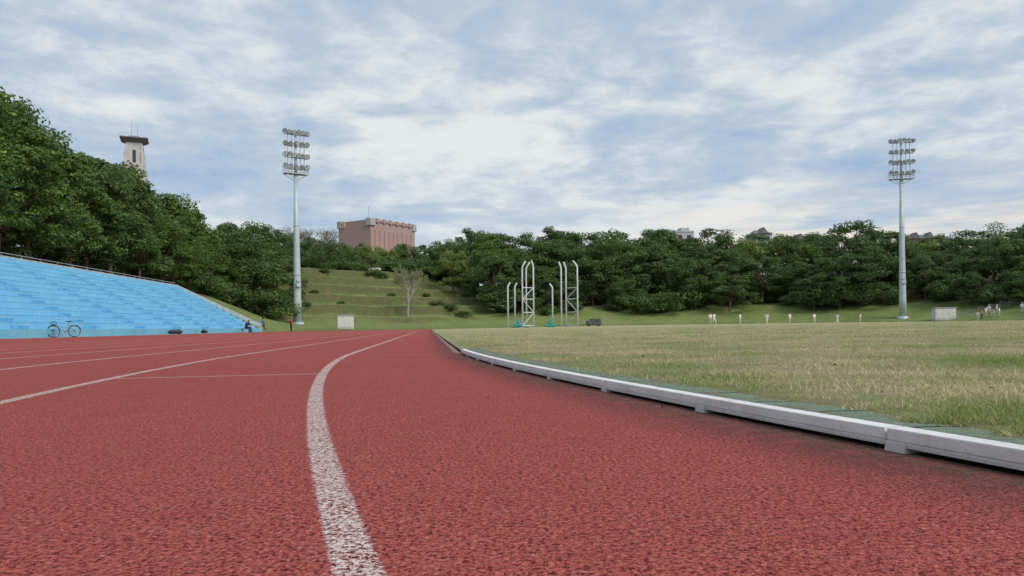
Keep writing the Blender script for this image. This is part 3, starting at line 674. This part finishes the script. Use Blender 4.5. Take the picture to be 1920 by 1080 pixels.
P0=Vector((-56.9,300,0)); ux=Vector((15,22,0)).normalized(); uy=Vector((-22,15,0)).normalized(); rz=math.atan2(ux.y,ux.x)
e=empty('brick_building',(P0.x,P0.y,8),"large pinkish tiled flat roofed building with pale corner blocks","building"); e.rotation_euler=(0,0,rz)
LX,LY,HT=26.7,18.7,37.6
mb=MB(); mb.box((LX/2,LY/2,HT/2-1),(LX,LY,HT),0); obj('wall',mb.mesh('wall',[MPink]),e)
mb=MB()
for i in range(9): mb.box((2.6+i*2.7,-.14,HT/2-2.2),(.45,.3,HT-6))
obj('rib',mb.mesh('rib',[MPink]),e)
mb=MB()
for (sx,sy,lx,ly) in ((LX/2,-.15,LX-5,.5),(LX/2,LY+.15,LX-5,.5)): mb.box((sx,sy,HT-1.3),(lx,ly,1.0))
for i in range(6): mb.box((3.5+i*3.9,-.3,HT-1.3),(1.2,.8,1.7))
obj('cornice',mb.mesh('cornice',[MPink]),e)
for (cx,cy,ww) in ((.7,.7,2.9),(LX-.6,.6,2.4),(.6,LY-.8,2.4),(LX-.6,LY-.6,2.4)):
    mb=MB(); mb.box((cx,cy,HT-2.0),(ww,ww,3.0),0,0,.1); obj('corner_block',mb.mesh('corner_block',[MPale]),e)
mb=MB(); mb.box((-.15,LY-3.3,HT-2.1),(.5,1.6,2.4)); obj('ochre_panel',mb.mesh('ochre_panel',[MYel]),e)
mb=MB(); mb.tube([(1,2,HT-1),(1,2,HT+4.5)],.09,5); mb.tube([(.3,2,HT+3),(1.7,2,HT+3)],.05,4); obj('antenna',mb.mesh('antenna',[MSteel]),e)
# tower
X,Y=bear(256,300); e=empty('bell_tower',(X,Y,10),"tall cream stone tower with flared dark roof and antennas","tower"); e.rotation_euler=(0,0,math.radians(24))
def frus(mb,z0,z1,w0,w1,m=0):
    a=w0/2;b=w1/2; mb.add([(-a,-a,z0),(a,-a,z0),(a,a,z0),(-a,a,z0),(-b,-b,z1),(b,-b,z1),(b,b,z1),(-b,b,z1)],[(0,3,2,1),(4,5,6,7),(0,1,5,4),(1,2,6,5),(2,3,7,6),(3,0,4,7)],m)
mb=MB(); frus(mb,0,50,9.0,9.0); mb.box((0,0,53.5),(7.8,7.8,7)); mb.box((0,0,61.5),(6.0,6.0,9))
for sx in (-1,1):
    for sy in (-1,1):
        mb.box((sx*3.7,sy*3.7,51),(1.7,1.7,8)); mb.box((sx*3.1,sy*3.1,57.5),(1.4,1.4,9)); mb.box((sx*2.8,sy*2.8,63.6),(1.0,1.0,3.2))
obj('shaft',mb.mesh('shaft',[MCream]),e)
for s_ in (0,1):
    for sg in (-1,1):
        for (z,w,h) in ((52,1.3,4.5),(60.5,1.2,5)):
            mb=MB(); off=(3.93 if z<55 else 3.03)*sg
            mb.box((off,0,z) if s_ else (0,off,z),(.08,w,h) if s_ else (w,.08,h)); obj('window',mb.mesh('window',[MWin]),e)
mb=MB()
for z in (48.0,46.0,56.6): mb.box((0,0,z),((9.12 if z<50 else 7.9),)*2+(.5,))
obj('band',mb.mesh('band',[MRose]),e)
mb=MB(); frus(mb,66.0,67.5,5.8,9.8); frus(mb,67.5,67.9,10.2,10.2); frus(mb,67.9,69.0,6.0,3.2); obj('roof',mb.mesh('roof',[MRoof]),e)
for (ax,h) in ((-1,6.5),(1.2,5)):
    mb=MB(); mb.tube([(ax,0,68.5),(ax,0,69.5+h)],[.12,.05],5); obj('antenna',mb.mesh('antenna',[MSteel]),e)
def block(x,d,w,ytop,mat_,rot,lab,gables=0,depth=10,top=None):
    X,Y=bear(x,d); v=ytop-HY+ROLL*(x-960); zt_=H-v/F*d; z0=12; h=zt_-z0
    e=empty('campus_building',(X,Y,z0),lab,'building','campus buildings'); e.rotation_euler=(0,0,rot)
    hb=h-2.6 if gables else h
    mb=MB(); mb.box((0,0,hb/2),(w,depth,hb)); obj('wall',mb.mesh('wall',[mat_]),e)
    nf=max(1,int(w/2.6))
    for k in range(3):
        for i in range(nf):
            mb=MB(); mb.box((-w/2+(i+.5)*w/nf,-depth/2-.02,hb-1.8-k*3.2),(w/nf*.5,.1,1.5)); obj('window',mb.mesh('window',[MWin]),e)
    mb=MB()
    if gables:
        rw=w/gables; zr=hb
        mb.add([(-w/2-.6,-depth/2-.6,zr),(w/2+.6,-depth/2-.6,zr),(w/2+.6,depth/2+.6,zr),(-w/2-.6,depth/2+.6,zr),(-w/2+1.5,0,zr+2.0),(w/2-1.5,0,zr+2.0)],[(0,1,5,4),(2,3,4,5),(1,2,5),(3,0,4),(0,3,2,1)])
        for i in range(gables):
            cx=-w/2+(i+.5)*rw; g=min(rw*.3,2.4)
            mb.add([(cx-g,-depth/2-.8,zr+.02),(cx+g,-depth/2-.8,zr+.02),(cx,-depth/2-.8,zr+2.6),(cx-g,0,zr+.02),(cx+g,0,zr+.02),(cx,0,zr+2.6)],[(0,1,2),(0,2,5,3),(1,4,5,2)])
    else:
        mb.box((0,0,hb+.35),(w+.3,depth+.3,.7)); mb.box((w*.15,0,hb+1.3),(w*.45,depth*.5,1.4)); mb.tube([(w*.4,0,hb),(w*.4,0,hb+3.2)],.08,5)
    obj('roof',mb.mesh('roof',[MRoof if gables else MWBld]),e)
    if top:
        mb=MB(); mb.box((0,0,hb-1.3),(w+.1,depth+.1,2.4)); obj('upper_band',mb.mesh('upper_band',[top]),e)
block(1278,290,7.5,438,MRed,.15,"small red brick building with grey top above the trees",0,8,MWBld)
block(1520,300,20,441,MWBld,.12,"grey building with dark gabled roof above the trees",3)
block(1425,300,7,429,MWBld,.0,"grey building with dark gabled roof above the trees",1)
block(1722,310,11,438,MRed,-.1,"brick building with dark gabled roof above the trees",2)
MCar=sm('white_car_paint',(.60,.61,.62),.3,.04,1)
X,Y=bear(699,187); z=gz(X,Y); e=empty('parked_car',(X,Y,z+.0),"small white car parked on top of the grass slope","car"); e.rotation_euler=(0,0,.3)
mb=MB(); pr=[(-2.1,.35),(-2.15,.8),(-1.9,1.0),(-1.35,1.45),(.35,1.48),(1.0,1.02),(2.0,.88),(2.15,.6),(2.1,.35)]
V=[(x_,sy*.82*(.88 if zz>1.1 else 1),zz) for sy in (-1,1) for x_,zz in pr]; n=len(pr)
mb.add(V,[tuple(range(n)),tuple(range(2*n-1,n-1,-1))]+[(i,i+n,(i+1)%n+n,(i+1)%n) for i in range(n)]); obj('body',mb.mesh('car_body',[MCar]),e)
for sy in (-1,1): mb=MB(); mb.add([(-1.5,sy*.83,1.02),(.75,sy*.83,1.02),(.25,sy*.745,1.38),(-1.2,sy*.745,1.38)],[(0,1,2,3)]); obj('window',mb.mesh('car_window',[MWin]),e)
for sx in (-1.35,1.3):
    for sy in (-.8,.8): mb=MB(); mb.tube([(sx,sy-.1,.33),(sx,sy+.1,.33)],.33,16); obj('wheel',mb.mesh('car_wheel',[MDark]),e)
for (x,d,hh) in ((682,182,1.5),(706,182,1.5),(716,182,1.6),(692,181,1.1)):
    X,Y=bear(x,d); put_tree('shrub',X,Y,hh,1.2)
# ------------------------------------------------------------------ bicycle
MTyre=sm('black_rubber',(.03,.03,.03),.8,.2,10); MFrame=sm('grey_green_frame_paint',(.22,.27,.26),.35,.08,4); MChrome=sm('chrome_metal',(.55,.55,.55),.3,.1,6,.8)
X,Y=sidept(120,LF-.5); bk=empty('bicycle',(X,Y,.0),"grey city bicycle with front basket parked before the stand","bicycle"); bk.rotation_euler=(0,0,math.radians(54+180)); bk.scale=(.9,.9,.9)
for sx in (-.55,.55):
    w=bpy.data.objects.new('wheel',None); w.location=(sx,0,.335); link(w,bk)
    mb=MB(); mb.ring((0,0,0),.315,.024,'Y',36); obj('tyre',mb.mesh('tyre',[MTyre],True),w)
    mb=MB(); mb.ring((0,0,0),.29,.011,'Y',36); mb.tube([(0,-.04,0),(0,.04,0)],.025,8)
    for k in range(18): a_=k*math.pi/9; mb.tube([(0,.015*(-1)**k,0),(.29*math.cos(a_),0,.29*math.sin(a_))],.0022,3)
    obj('rim',mb.mesh('rim',[MChrome],True),w)
mb=MB(); bb=(-.10,0,.30); hd=(.36,0,.80); hd2=(.40,0,.66); st_=(-.24,0,.78)
mb.tube([bb,st_],.017,8); mb.tube([bb,(.15,0,.40),hd2],.02,8); mb.tube([(-.17,0,.52),(.1,0,.55),hd2],.016,8); mb.tube([hd,hd2],.022,8)
for sy in (-.05,.05):
    mb.tube([(-.10,sy*.4,.30),(-.55,sy,.335)],.011,6); mb.tube([(-.22,sy*.3,.70),(-.55,sy,.335)],.010,6); mb.tube([hd2,(.44,sy,.58),(.55,sy,.335)],.012,6)
obj('frame',mb.mesh('bike_frame',[MFrame],True),bk)
mb=MB(); mb.tube([(.36,0,.80),(.34,0,.98)],.013,8); mb.tube([(.12,-.28,.98),(.28,-.24,1.0),(.35,0,.98),(.28,.24,1.0),(.12,.28,.98)],.012,8); obj('handlebar',mb.mesh('handlebar',[MChrome],True),bk)
mb=MB(); mb.tube([(-.24,0,.76),(-.26,0,.86)],.013,8); mb.tube([(-.40,0,.88),(-.33,0,.90),(-.15,0,.885),(-.04,0,.87)],[.05,.095,.045,.02],10,0,True,.4); obj('saddle',mb.mesh('saddle',[MTyre],True),bk)
mb=MB()
for zz,k in ((.72,.85),(.80,.92),(.88,1.0)):
    w_,l_=.15*k,.12*k; mb.tube([(.56-l_,-w_,zz),(.56+l_,-w_,zz),(.56+l_,w_,zz),(.56-l_,w_,zz),(.56-l_,-w_,zz)],.008,4)
for sx in (-.1,0,.1):
    for sy in (-.14,.14): mb.tube([(.56+sx*.9,sy*.88,.71),(.56+sx*1.1,sy*1.05,.89)],.006,4)
mb.box((.56,0,.715),(.2,.25,.01)); obj('basket',mb.mesh('basket',[MTyre]),bk)
mb=MB(); mb.tube([(-.25,.06,.66),(-.75,.06,.68),(-.75,-.06,.68),(-.25,-.06,.66)],.008,5); mb.box((-.52,0,.68),(.4,.1,.01)); mb.tube([(-.55,.06,.34),(-.62,.06,.68)],.007,5); obj('rear_rack',mb.mesh('rear_rack',[MChrome]),bk)
mb=MB(); mb.ring((-.10,.05,.30),.085,.008,'Y',20)
mb.tube([(-.10,.05,.30),(.03,.07,.20)],.009,5); mb.tube([(-.10,-.05,.30),(-.23,-.07,.40)],.009,5); mb.box((.03,.1,.19),(.08,.07,.02)); mb.box((-.23,-.1,.40),(.08,.07,.02)); obj('pedal',mb.mesh('pedal_crank',[MChrome]),bk)
for sx in (-.55,.55):
    mb=MB(); P_=[(sx+.355*math.cos(a_),0,.335+.355*math.sin(a_)) for a_ in np.linspace(.5 if sx<0 else .6,2.9,10)]; mb.tube(P_,.018,5); obj('mudguard',mb.mesh('mudguard',[MFrame],True),bk)
def bag(x,L,col,w,lab,i):
    X,Y=sidept(x,L); m=sm('bag_cloth_%d'%i,col,.8,.25,8); e=empty('sports_bag',(X,Y,0),lab,'bag'); e.rotation_euler=(0,0,.3+i)
    mb=MB(); mb.tube([(-w/2,0,.12),(-w*.4,0,.15),(0,0,.18),(w*.4,0,.15),(w/2,0,.11)],[.05,.14,.18,.14,.05],12,0,True,.85); obj('body',mb.mesh('bag_body',[m],True),e)
    mb=MB(); mb.tube([(-w*.3,.05,.26),(-w*.2,.05,.38),(w*.2,.05,.38),(w*.3,.05,.26)],.015,6); obj('handle',mb.mesh('bag_handle',[m],True),e)
bag(326,LF-.8,(.05,.05,.055),.8,"black sports bag lying beside the blue stand",0); bag(336,LF-.7,(.09,.08,.07),.55,"dark brown bag lying beside the blue stand",1); bag(383,LF-.7,(.07,.07,.08),1.1,"long dark sports bag beside the blue stand",2)
# ------------------------------------------------------------------ people
MSkin=sm('skin',(.42,.26,.19),.6,.06,8); MHair=sm('black_hair',(.02,.018,.016),.6,.2,30); MWh=sm('white_uniform',(.75,.75,.74),.8,.06,6); MRd=sm('red_shirt',(.55,.04,.05),.8,.1,6); MBk=sm('dark_trousers',(.035,.035,.045),.8,.2,6); MBl=sm('blue_shirt',(.07,.16,.38),.8,.1,6); MOr=sm('orange_shirt',(.7,.16,.04),.8,.1,6); MGr=sm('grey_trousers',(.5,.5,.5),.8,.1,6)
POSE={
'stand':dict(hip=(0,0,.92),ch=(0,.02,1.30),nk=(0,.02,1.46),hd=(0,.05,1.60),kn=[(-.11,.04,.50),(.12,-.03,.50)],an=[(-.12,.02,.08),(.13,-.08,.08)],el=[(-.26,-.02,1.15),(.27,0,1.15)],ha=[(-.28,.1,.90),(.29,.12,.90)]),
'walk':dict(hip=(0,0,.90),ch=(0,.03,1.28),nk=(0,.05,1.44),hd=(0,.09,1.58),kn=[(-.10,.22,.50),(.10,-.02,.47)],an=[(-.10,.28,.09),(.10,-.36,.16)],el=[(-.25,-.16,1.12),(.25,.12,1.13)],ha=[(-.25,-.08,.88),(.24,.34,1.0)]),
'bend':dict(hip=(0,-.26,.80),ch=(0,.10,1.06),nk=(0,.22,1.16),hd=(0,.33,1.23),kn=[(-.22,.10,.46),(.22,.10,.46)],an=[(-.27,-.06,.08),(.27,-.06,.08)],el=[(-.30,.10,.83),(.30,.10,.83)],ha=[(-.22,.18,.54),(.22,.18,.54)]),
'sit':dict(hip=(0,0,.50),ch=(0,.10,.86),nk=(0,.18,1.0),hd=(0,.28,1.10),kn=[(-.14,.42,.50),(.14,.40,.50)],an=[(-.14,.46,.08),(.16,.52,.08)],el=[(-.24,.24,.70),(.24,.24,.70)],ha=[(-.10,.44,.58),(.10,.44,.58)])}
def person_mesh(pose,shirt,pants,cap=None):
    P=POSE[pose]; mb=MB(); segs=[]
    def sg(a,b,r0,r1,lab,seg=10,fl=1.0):
        a=Vector(a);b=Vector(b); mb.tube([a,a.lerp(b,.5),b],[r0,(r0+r1)/2,r1],seg,0,True,fl); mb.ball(a,r0,0,10,6); mb.ball(b,r1,0,10,6); segs.append((a,b,lab))
    hip,ch,nk,hd=[Vector(P[k]) for k in('hip','ch','nk','hd')]
    for dx in (-.07,0,.07):
        sg(hip+Vector((dx,0,.05)),ch+Vector((dx*1.4,0,0)),.105,.12,1)
    for sx in (-1,1): sg(ch+Vector((sx*.08,0,.03)),ch.lerp(nk,.75)+Vector((sx*.17,0,-.02)),.10,.065,1)
    sg(hip+Vector((-.07,0,0)),hip+Vector((.07,0,0)),.12,.12,2)
    sg(ch.lerp(nk,.7),nk.lerp(hd,.4),.062,.055,0)
    mb.ball(hd,.098,0,14,10,(.82,.98,1.2)); mb.ball(hd+Vector((0,.10,-.015)),.02,0,8,6,(.8,1,1.3)); mb.ball(hd+Vector((0,.045,-.075)),.05,0,8,6)
    for sx in (-1,1): mb.ball(hd+Vector((sx*.085,0,-.005)),.025,0,8,6,(.5,.8,1.2))
    segs.append((hd,hd+Vector((0,0,.05)),0)); 
    for i,sx in enumerate((-1,1)):
        kn=Vector(P['kn'][i]);an=Vector(P['an'][i]);el=Vector(P['el'][i]);ha=Vector(P['ha'][i]); hj=hip+Vector((sx*.095,0,-.03)); sh=ch.lerp(nk,.7)+Vector((sx*.18,0,0))
        sg(hj,kn,.095,.06,2); sg(kn,an,.062,.042,2); ft=an+Vector((sx*.03,.17,-.045)); sg(an+Vector((0,-.03,-.03)),ft,.042,.035,3)
        sg(sh,el,.062,.045,1); sg(el,ha,.042,.028,0)
        d=(ha-el).normalized(); side=d.cross(Vector((0,1,0))); side=side.normalized() if side.length>.2 else Vector((1,0,0)); pl=ha+d*.05
        sg(ha,pl,.03,.036,0)
        for k in range(4):
            o_=side*(k-1.5)*.021; ln=(.065,.078,.074,.056)[k]; cu=side.cross(d)*.02
            mb.tube([pl+o_,pl+o_+d*ln*.6+cu*.4,pl+o_+d*ln+cu],[.011,.010,.009],6)
        mb.tube([ha+side*.03*-sx+d*.02,ha+side*.055*-sx+d*.05,ha+side*.06*-sx+d*.075],[.013,.011,.009],6)
    me=mb.mesh('b',[]); o=bpy.data.objects.new('tmp',me); COL.objects.link(o)
    m=o.modifiers.new('r','REMESH'); m.mode='VOXEL'; m.voxel_size=.013; s_=o.modifiers.new('s','SMOOTH'); s_.iterations=2; s_.factor=.5
    dg=bpy.context.evaluated_depsgraph_get(); nm=bpy.data.meshes.new_from_object(o.evaluated_get(dg)); bpy.data.objects.remove(o)
    for mm in (MSkin,shirt,pants,MBk): nm.materials.append(mm)
    cs=np.zeros(len(nm.polygons)*3); nm.polygons.foreach_get('center',cs); cs=cs.reshape(-1,3); best=np.full(len(cs),9.);lab=np.zeros(len(cs),int)
    for a,b,l in segs:
        a=np.array(a);b=np.array(b);ab=b-a;t=np.clip(((cs-a)@ab)/(ab@ab),0,1);dd=np.linalg.norm(cs-a-t[:,None]*ab,axis=1)-(.07 if l in(1,2) and abs(b[0]-a[0])<.2 and abs(a[0])<.2 else .03); k=dd<best; best[k]=dd[k]; lab[k]=l
    nm.polygons.foreach_set('material_index',lab.astype(np.int32)); nm.polygons.foreach_set('use_smooth',[True]*len(cs))
    hb=MB(); hb.ball(hd+Vector((0,-.018,.03)),.108,0,14,10,(.84,.95,1.05)); 
    if cap: hb.box(tuple(hd+Vector((0,.13,.05))),(.13,.10,.012),0,0,.004)
    return nm,hb.mesh('hair',[cap or MHair],True)
def put_person(me,X,Y,z,rot,lab,sc=1.0,grp=None,nm='hair'):
    o=bpy.data.objects.new('person',me[0]); o.location=(X,Y,z); o.rotation_euler=(0,0,rot); o.scale=(sc,)*3; COL.objects.link(o); tag(o,lab,'person',grp)
    h=bpy.data.objects.new(nm,me[1]); h.parent=o; COL.objects.link(h)
pb=person_mesh('bend',MWh,MWh,MRd); pw0=person_mesh('stand',MWh,MGr); pw1=person_mesh('walk',MWh,MWh)
for i,x in enumerate((1332,1339,1388,1438,1481,1527,1570,1613)):
    d=106+i*1.0-3*(i==1); X,Y=bear(x,d); m_=pw1 if i in(1,3,6) else pw0
    put_person(m_,X,Y,float(field_z(qof(X,Y))) if qof(X,Y)<0 else .0,random.uniform(0,6),"player in white clothes walking on the field" if m_ is pw1 else "player in white shirt standing on the field",.97,"players in white on the field",'hair')
ps=person_mesh('stand',MRd,MBk); X,Y=bear(546,98); put_person(ps,X,Y,.01,2.6,"person in red shirt and dark trousers standing by track",1.0)
pw=person_mesh('walk',MBl,MBk); X,Y=bear(494,90); put_person(pw,X,Y,.01,1.2,"person in blue shirt and dark trousers walking",1.0)
pt=person_mesh('sit',MBk,MBk); X,Y=sidept(462,LF-.8); put_person(pt,X,Y,.0,-1.9,"person in dark clothes sitting by the blue stand",1.0)
mb=MB(); mb.box((0,0,.36),(1.3,.34,.05),0,0,.01); 
e=empty('bench',(X,Y,0),"small low bench beside the blue stand","bench"); e.rotation_euler=(0,0,-1.9); obj('seat',mb.mesh('bench_seat',[MDark]),e)
for sx in (-.55,.55): mb=MB(); mb.box((sx,0,.167),(.06,.3,.334)); obj('leg',mb.mesh('bench_leg',[MSteel]),e)
po=person_mesh('stand',MOr,MBk); pw2=person_mesh('walk',MWh,MGr,MWh)
for (x,d,m_,l_) in ((1833,125,pw0,"person in white shirt standing near the barriers"),(1841,126,po,"person in orange shirt standing near the barriers"),(1849,127,pw0,"person in white shirt standing near the barriers"),(1855,128,pw2,"person in white clothes walking near the barriers"),(1862,126,pb,"person in white uniform bending near the barriers"),(1869,127,pw2,"person in white clothes walking near the barriers"),(1874,125,pw0,"person in white shirt standing near the barriers"),(1917,124,pw2,"person in white clothes walking near the barriers")):
    X,Y=bear(x,d); put_person(m_,X,Y,max(0,gz(X,Y)),random.uniform(0,6),l_,1.0,None,'hair' if m_ in (po,pw0) else 'cap')
for i in range(8):
    x=1804+i*20; X,Y=bear(x,129.5); z=max(0,gz(X,Y)); e=empty('crowd_barrier',(X,Y,z),"grey tubular steel crowd barrier standing on the grass","barrier","crowd barriers beside the field"); e.rotation_euler=(0,0,.1*math.sin(i*2))
    mb=MB(); mb.tube([(-.9,0,.15),(-.9,0,1.15),(.9,0,1.15),(.9,0,.15),(-.9,0,.15)],.03,6)
    for k in range(12): mb.tube([(-.8+k*.145,0,.15),(-.8+k*.145,0,1.15)],.014,4)
    obj('frame',mb.mesh('barrier_frame',[MSteel]),e)
    for sx in (-.7,.7): mb=MB(); mb.tube([(sx,-.28,.0),(sx,0,.18),(sx,.28,.0)],.025,5); obj('foot',mb.mesh('barrier_foot',[MSteel]),e)
ML=sm('dry_brown_leaf',(.20,.11,.05),.8,.3,40)
for i,(X,Y,s_) in enumerate(((1.62,2.5,.014),(1.7,3.9,.018),(.95,5.4,.018),(.50,2.5,.011),(-.1,2.9,.008),(.55,1.85,.007),(2.6,5.6,.02))):
    q_=float(qof(X,Y)); z=(float(field_z(q_))+.02) if q_<-.2 else .004
    mb=MB(); V=[]; 
    for k in range(8): a_=k*math.pi/4; rr=s_*(1 if k%2 else .6)*(1.4 if k in(0,4) else .8); V.append((rr*math.cos(a_),rr*math.sin(a_),s_*.35*math.sin(a_*2+i)))
    V.append((0,0,s_*.1)); mb.add(V,[(k,(k+1)%8,8) for k in range(8)]); o=obj('fallen_leaf',mb.mesh('fallen_leaf',[ML]),None,(X,Y,z)); tag(o,"dry curled brown leaf lying on the ground","leaf","fallen leaves"); o.rotation_euler=(.2,.2,i)
# ------------------------------------------------------------------ world
W=bpy.data.worlds.new('World'); S.world=W; W.use_nodes=True; nt=W.node_tree; bg=nt.nodes['Background']; bg.inputs[1].default_value=.1
sky=ND(nt,'ShaderNodeTexSky',sky_type='NISHITA',sun_disc=False,sun_elevation=math.radians(42),sun_rotation=math.radians(135),air_density=1.0,dust_density=1.5)
d=ND(nt,'ShaderNodeTexCoord').outputs['Generated']; sp=sep(nt,d); z=MATH(nt,'MAXIMUM',sp.outputs[2],0.0)
den=MATH(nt,'ADD',z,.14); cx=MATH(nt,'DIVIDE',sp.outputs[0],den); cy=MATH(nt,'DIVIDE',sp.outputs[1],den)
cv=ND(nt,'ShaderNodeCombineXYZ',{0:cx,1:cy,2:5.1}).outputs[0]
n1=NOISE(nt,cv,1.25,6,.52,.2); n2=NOISE(nt,cv,5.0,6,.62,.3); n3=NOISE(nt,cv,.42,3,.5)
t=MATH(nt,'ADD',MATH(nt,'ADD',MATH(nt,'MULTIPLY',n1,.52),MATH(nt,'MULTIPLY',n2,.30)),MATH(nt,'MULTIPLY',n3,.27))
gl=ND(nt,'ShaderNodeVectorMath',{0:d,1:(.13,.96,.235)},operation='DOT_PRODUCT').outputs['Value']
t=MATH(nt,'ADD',t,MATH(nt,'MULTIPLY',RAMP(nt,gl,.90,1.0),.07))
c=MIX(nt,RAMP(nt,t,.44,.585),(.315,.45,.67),(.48,.58,.69)); c=MIX(nt,RAMP(nt,t,.555,.68),c,(.80,.83,.83))
hz=RAMP(nt,z,.26,.02); c=MIX(nt,MATH(nt,'MULTIPLY',hz,.42),c,(.60,.68,.75))
wv=MATH(nt,'MULTIPLY',RAMP(nt,z,.20,.07),RAMP(nt,sp.outputs[0],-.15,.35)); st3=NOISE(nt,ND(nt,'ShaderNodeCombineXYZ',{0:MATH(nt,'MULTIPLY',sp.outputs[0],3.0),1:MATH(nt,'MULTIPLY',sp.outputs[2],34.0),2:1.0}).outputs[0],1.2,5,.6)
c=MIX(nt,MATH(nt,'MULTIPLY',wv,RAMP(nt,st3,.38,.60)),c,(.93,.83,.70))
c10=ND(nt,'ShaderNodeVectorMath',{0:c,3:10.3},operation='SCALE').outputs[0]
fin=MIX(nt,.92,sky.outputs[0],c10)
nt.links.new(fin,bg.inputs[0])
sl=bpy.data.lights.new('sun','SUN'); sl.energy=2.2; sl.angle=math.radians(25); sl.color=(1,.95,.87); so=bpy.data.objects.new('sun',sl); COL.objects.link(so)
so.rotation_euler=Vector((.5,-.5,.66)).to_track_quat('Z','Y').to_euler()
# ------------------------------------------------------------------ camera
cd=bpy.data.cameras.new('camera'); cam=bpy.data.objects.new('camera',cd); COL.objects.link(cam)
cd.sensor_width=36; cd.lens=36*F/1920; cd.shift_y=(HY-540)/1920; cd.clip_start=.02; cd.clip_end=6000
cam.matrix_world=Matrix.Translation((0,0,H))@Matrix.Rotation(math.pi/2,4,'X')@Matrix.Rotation(-ROLL,4,'Z')
S.camera=cam
S.view_settings.view_transform='Standard'; S.view_settings.look='None'; S.view_settings.exposure=0
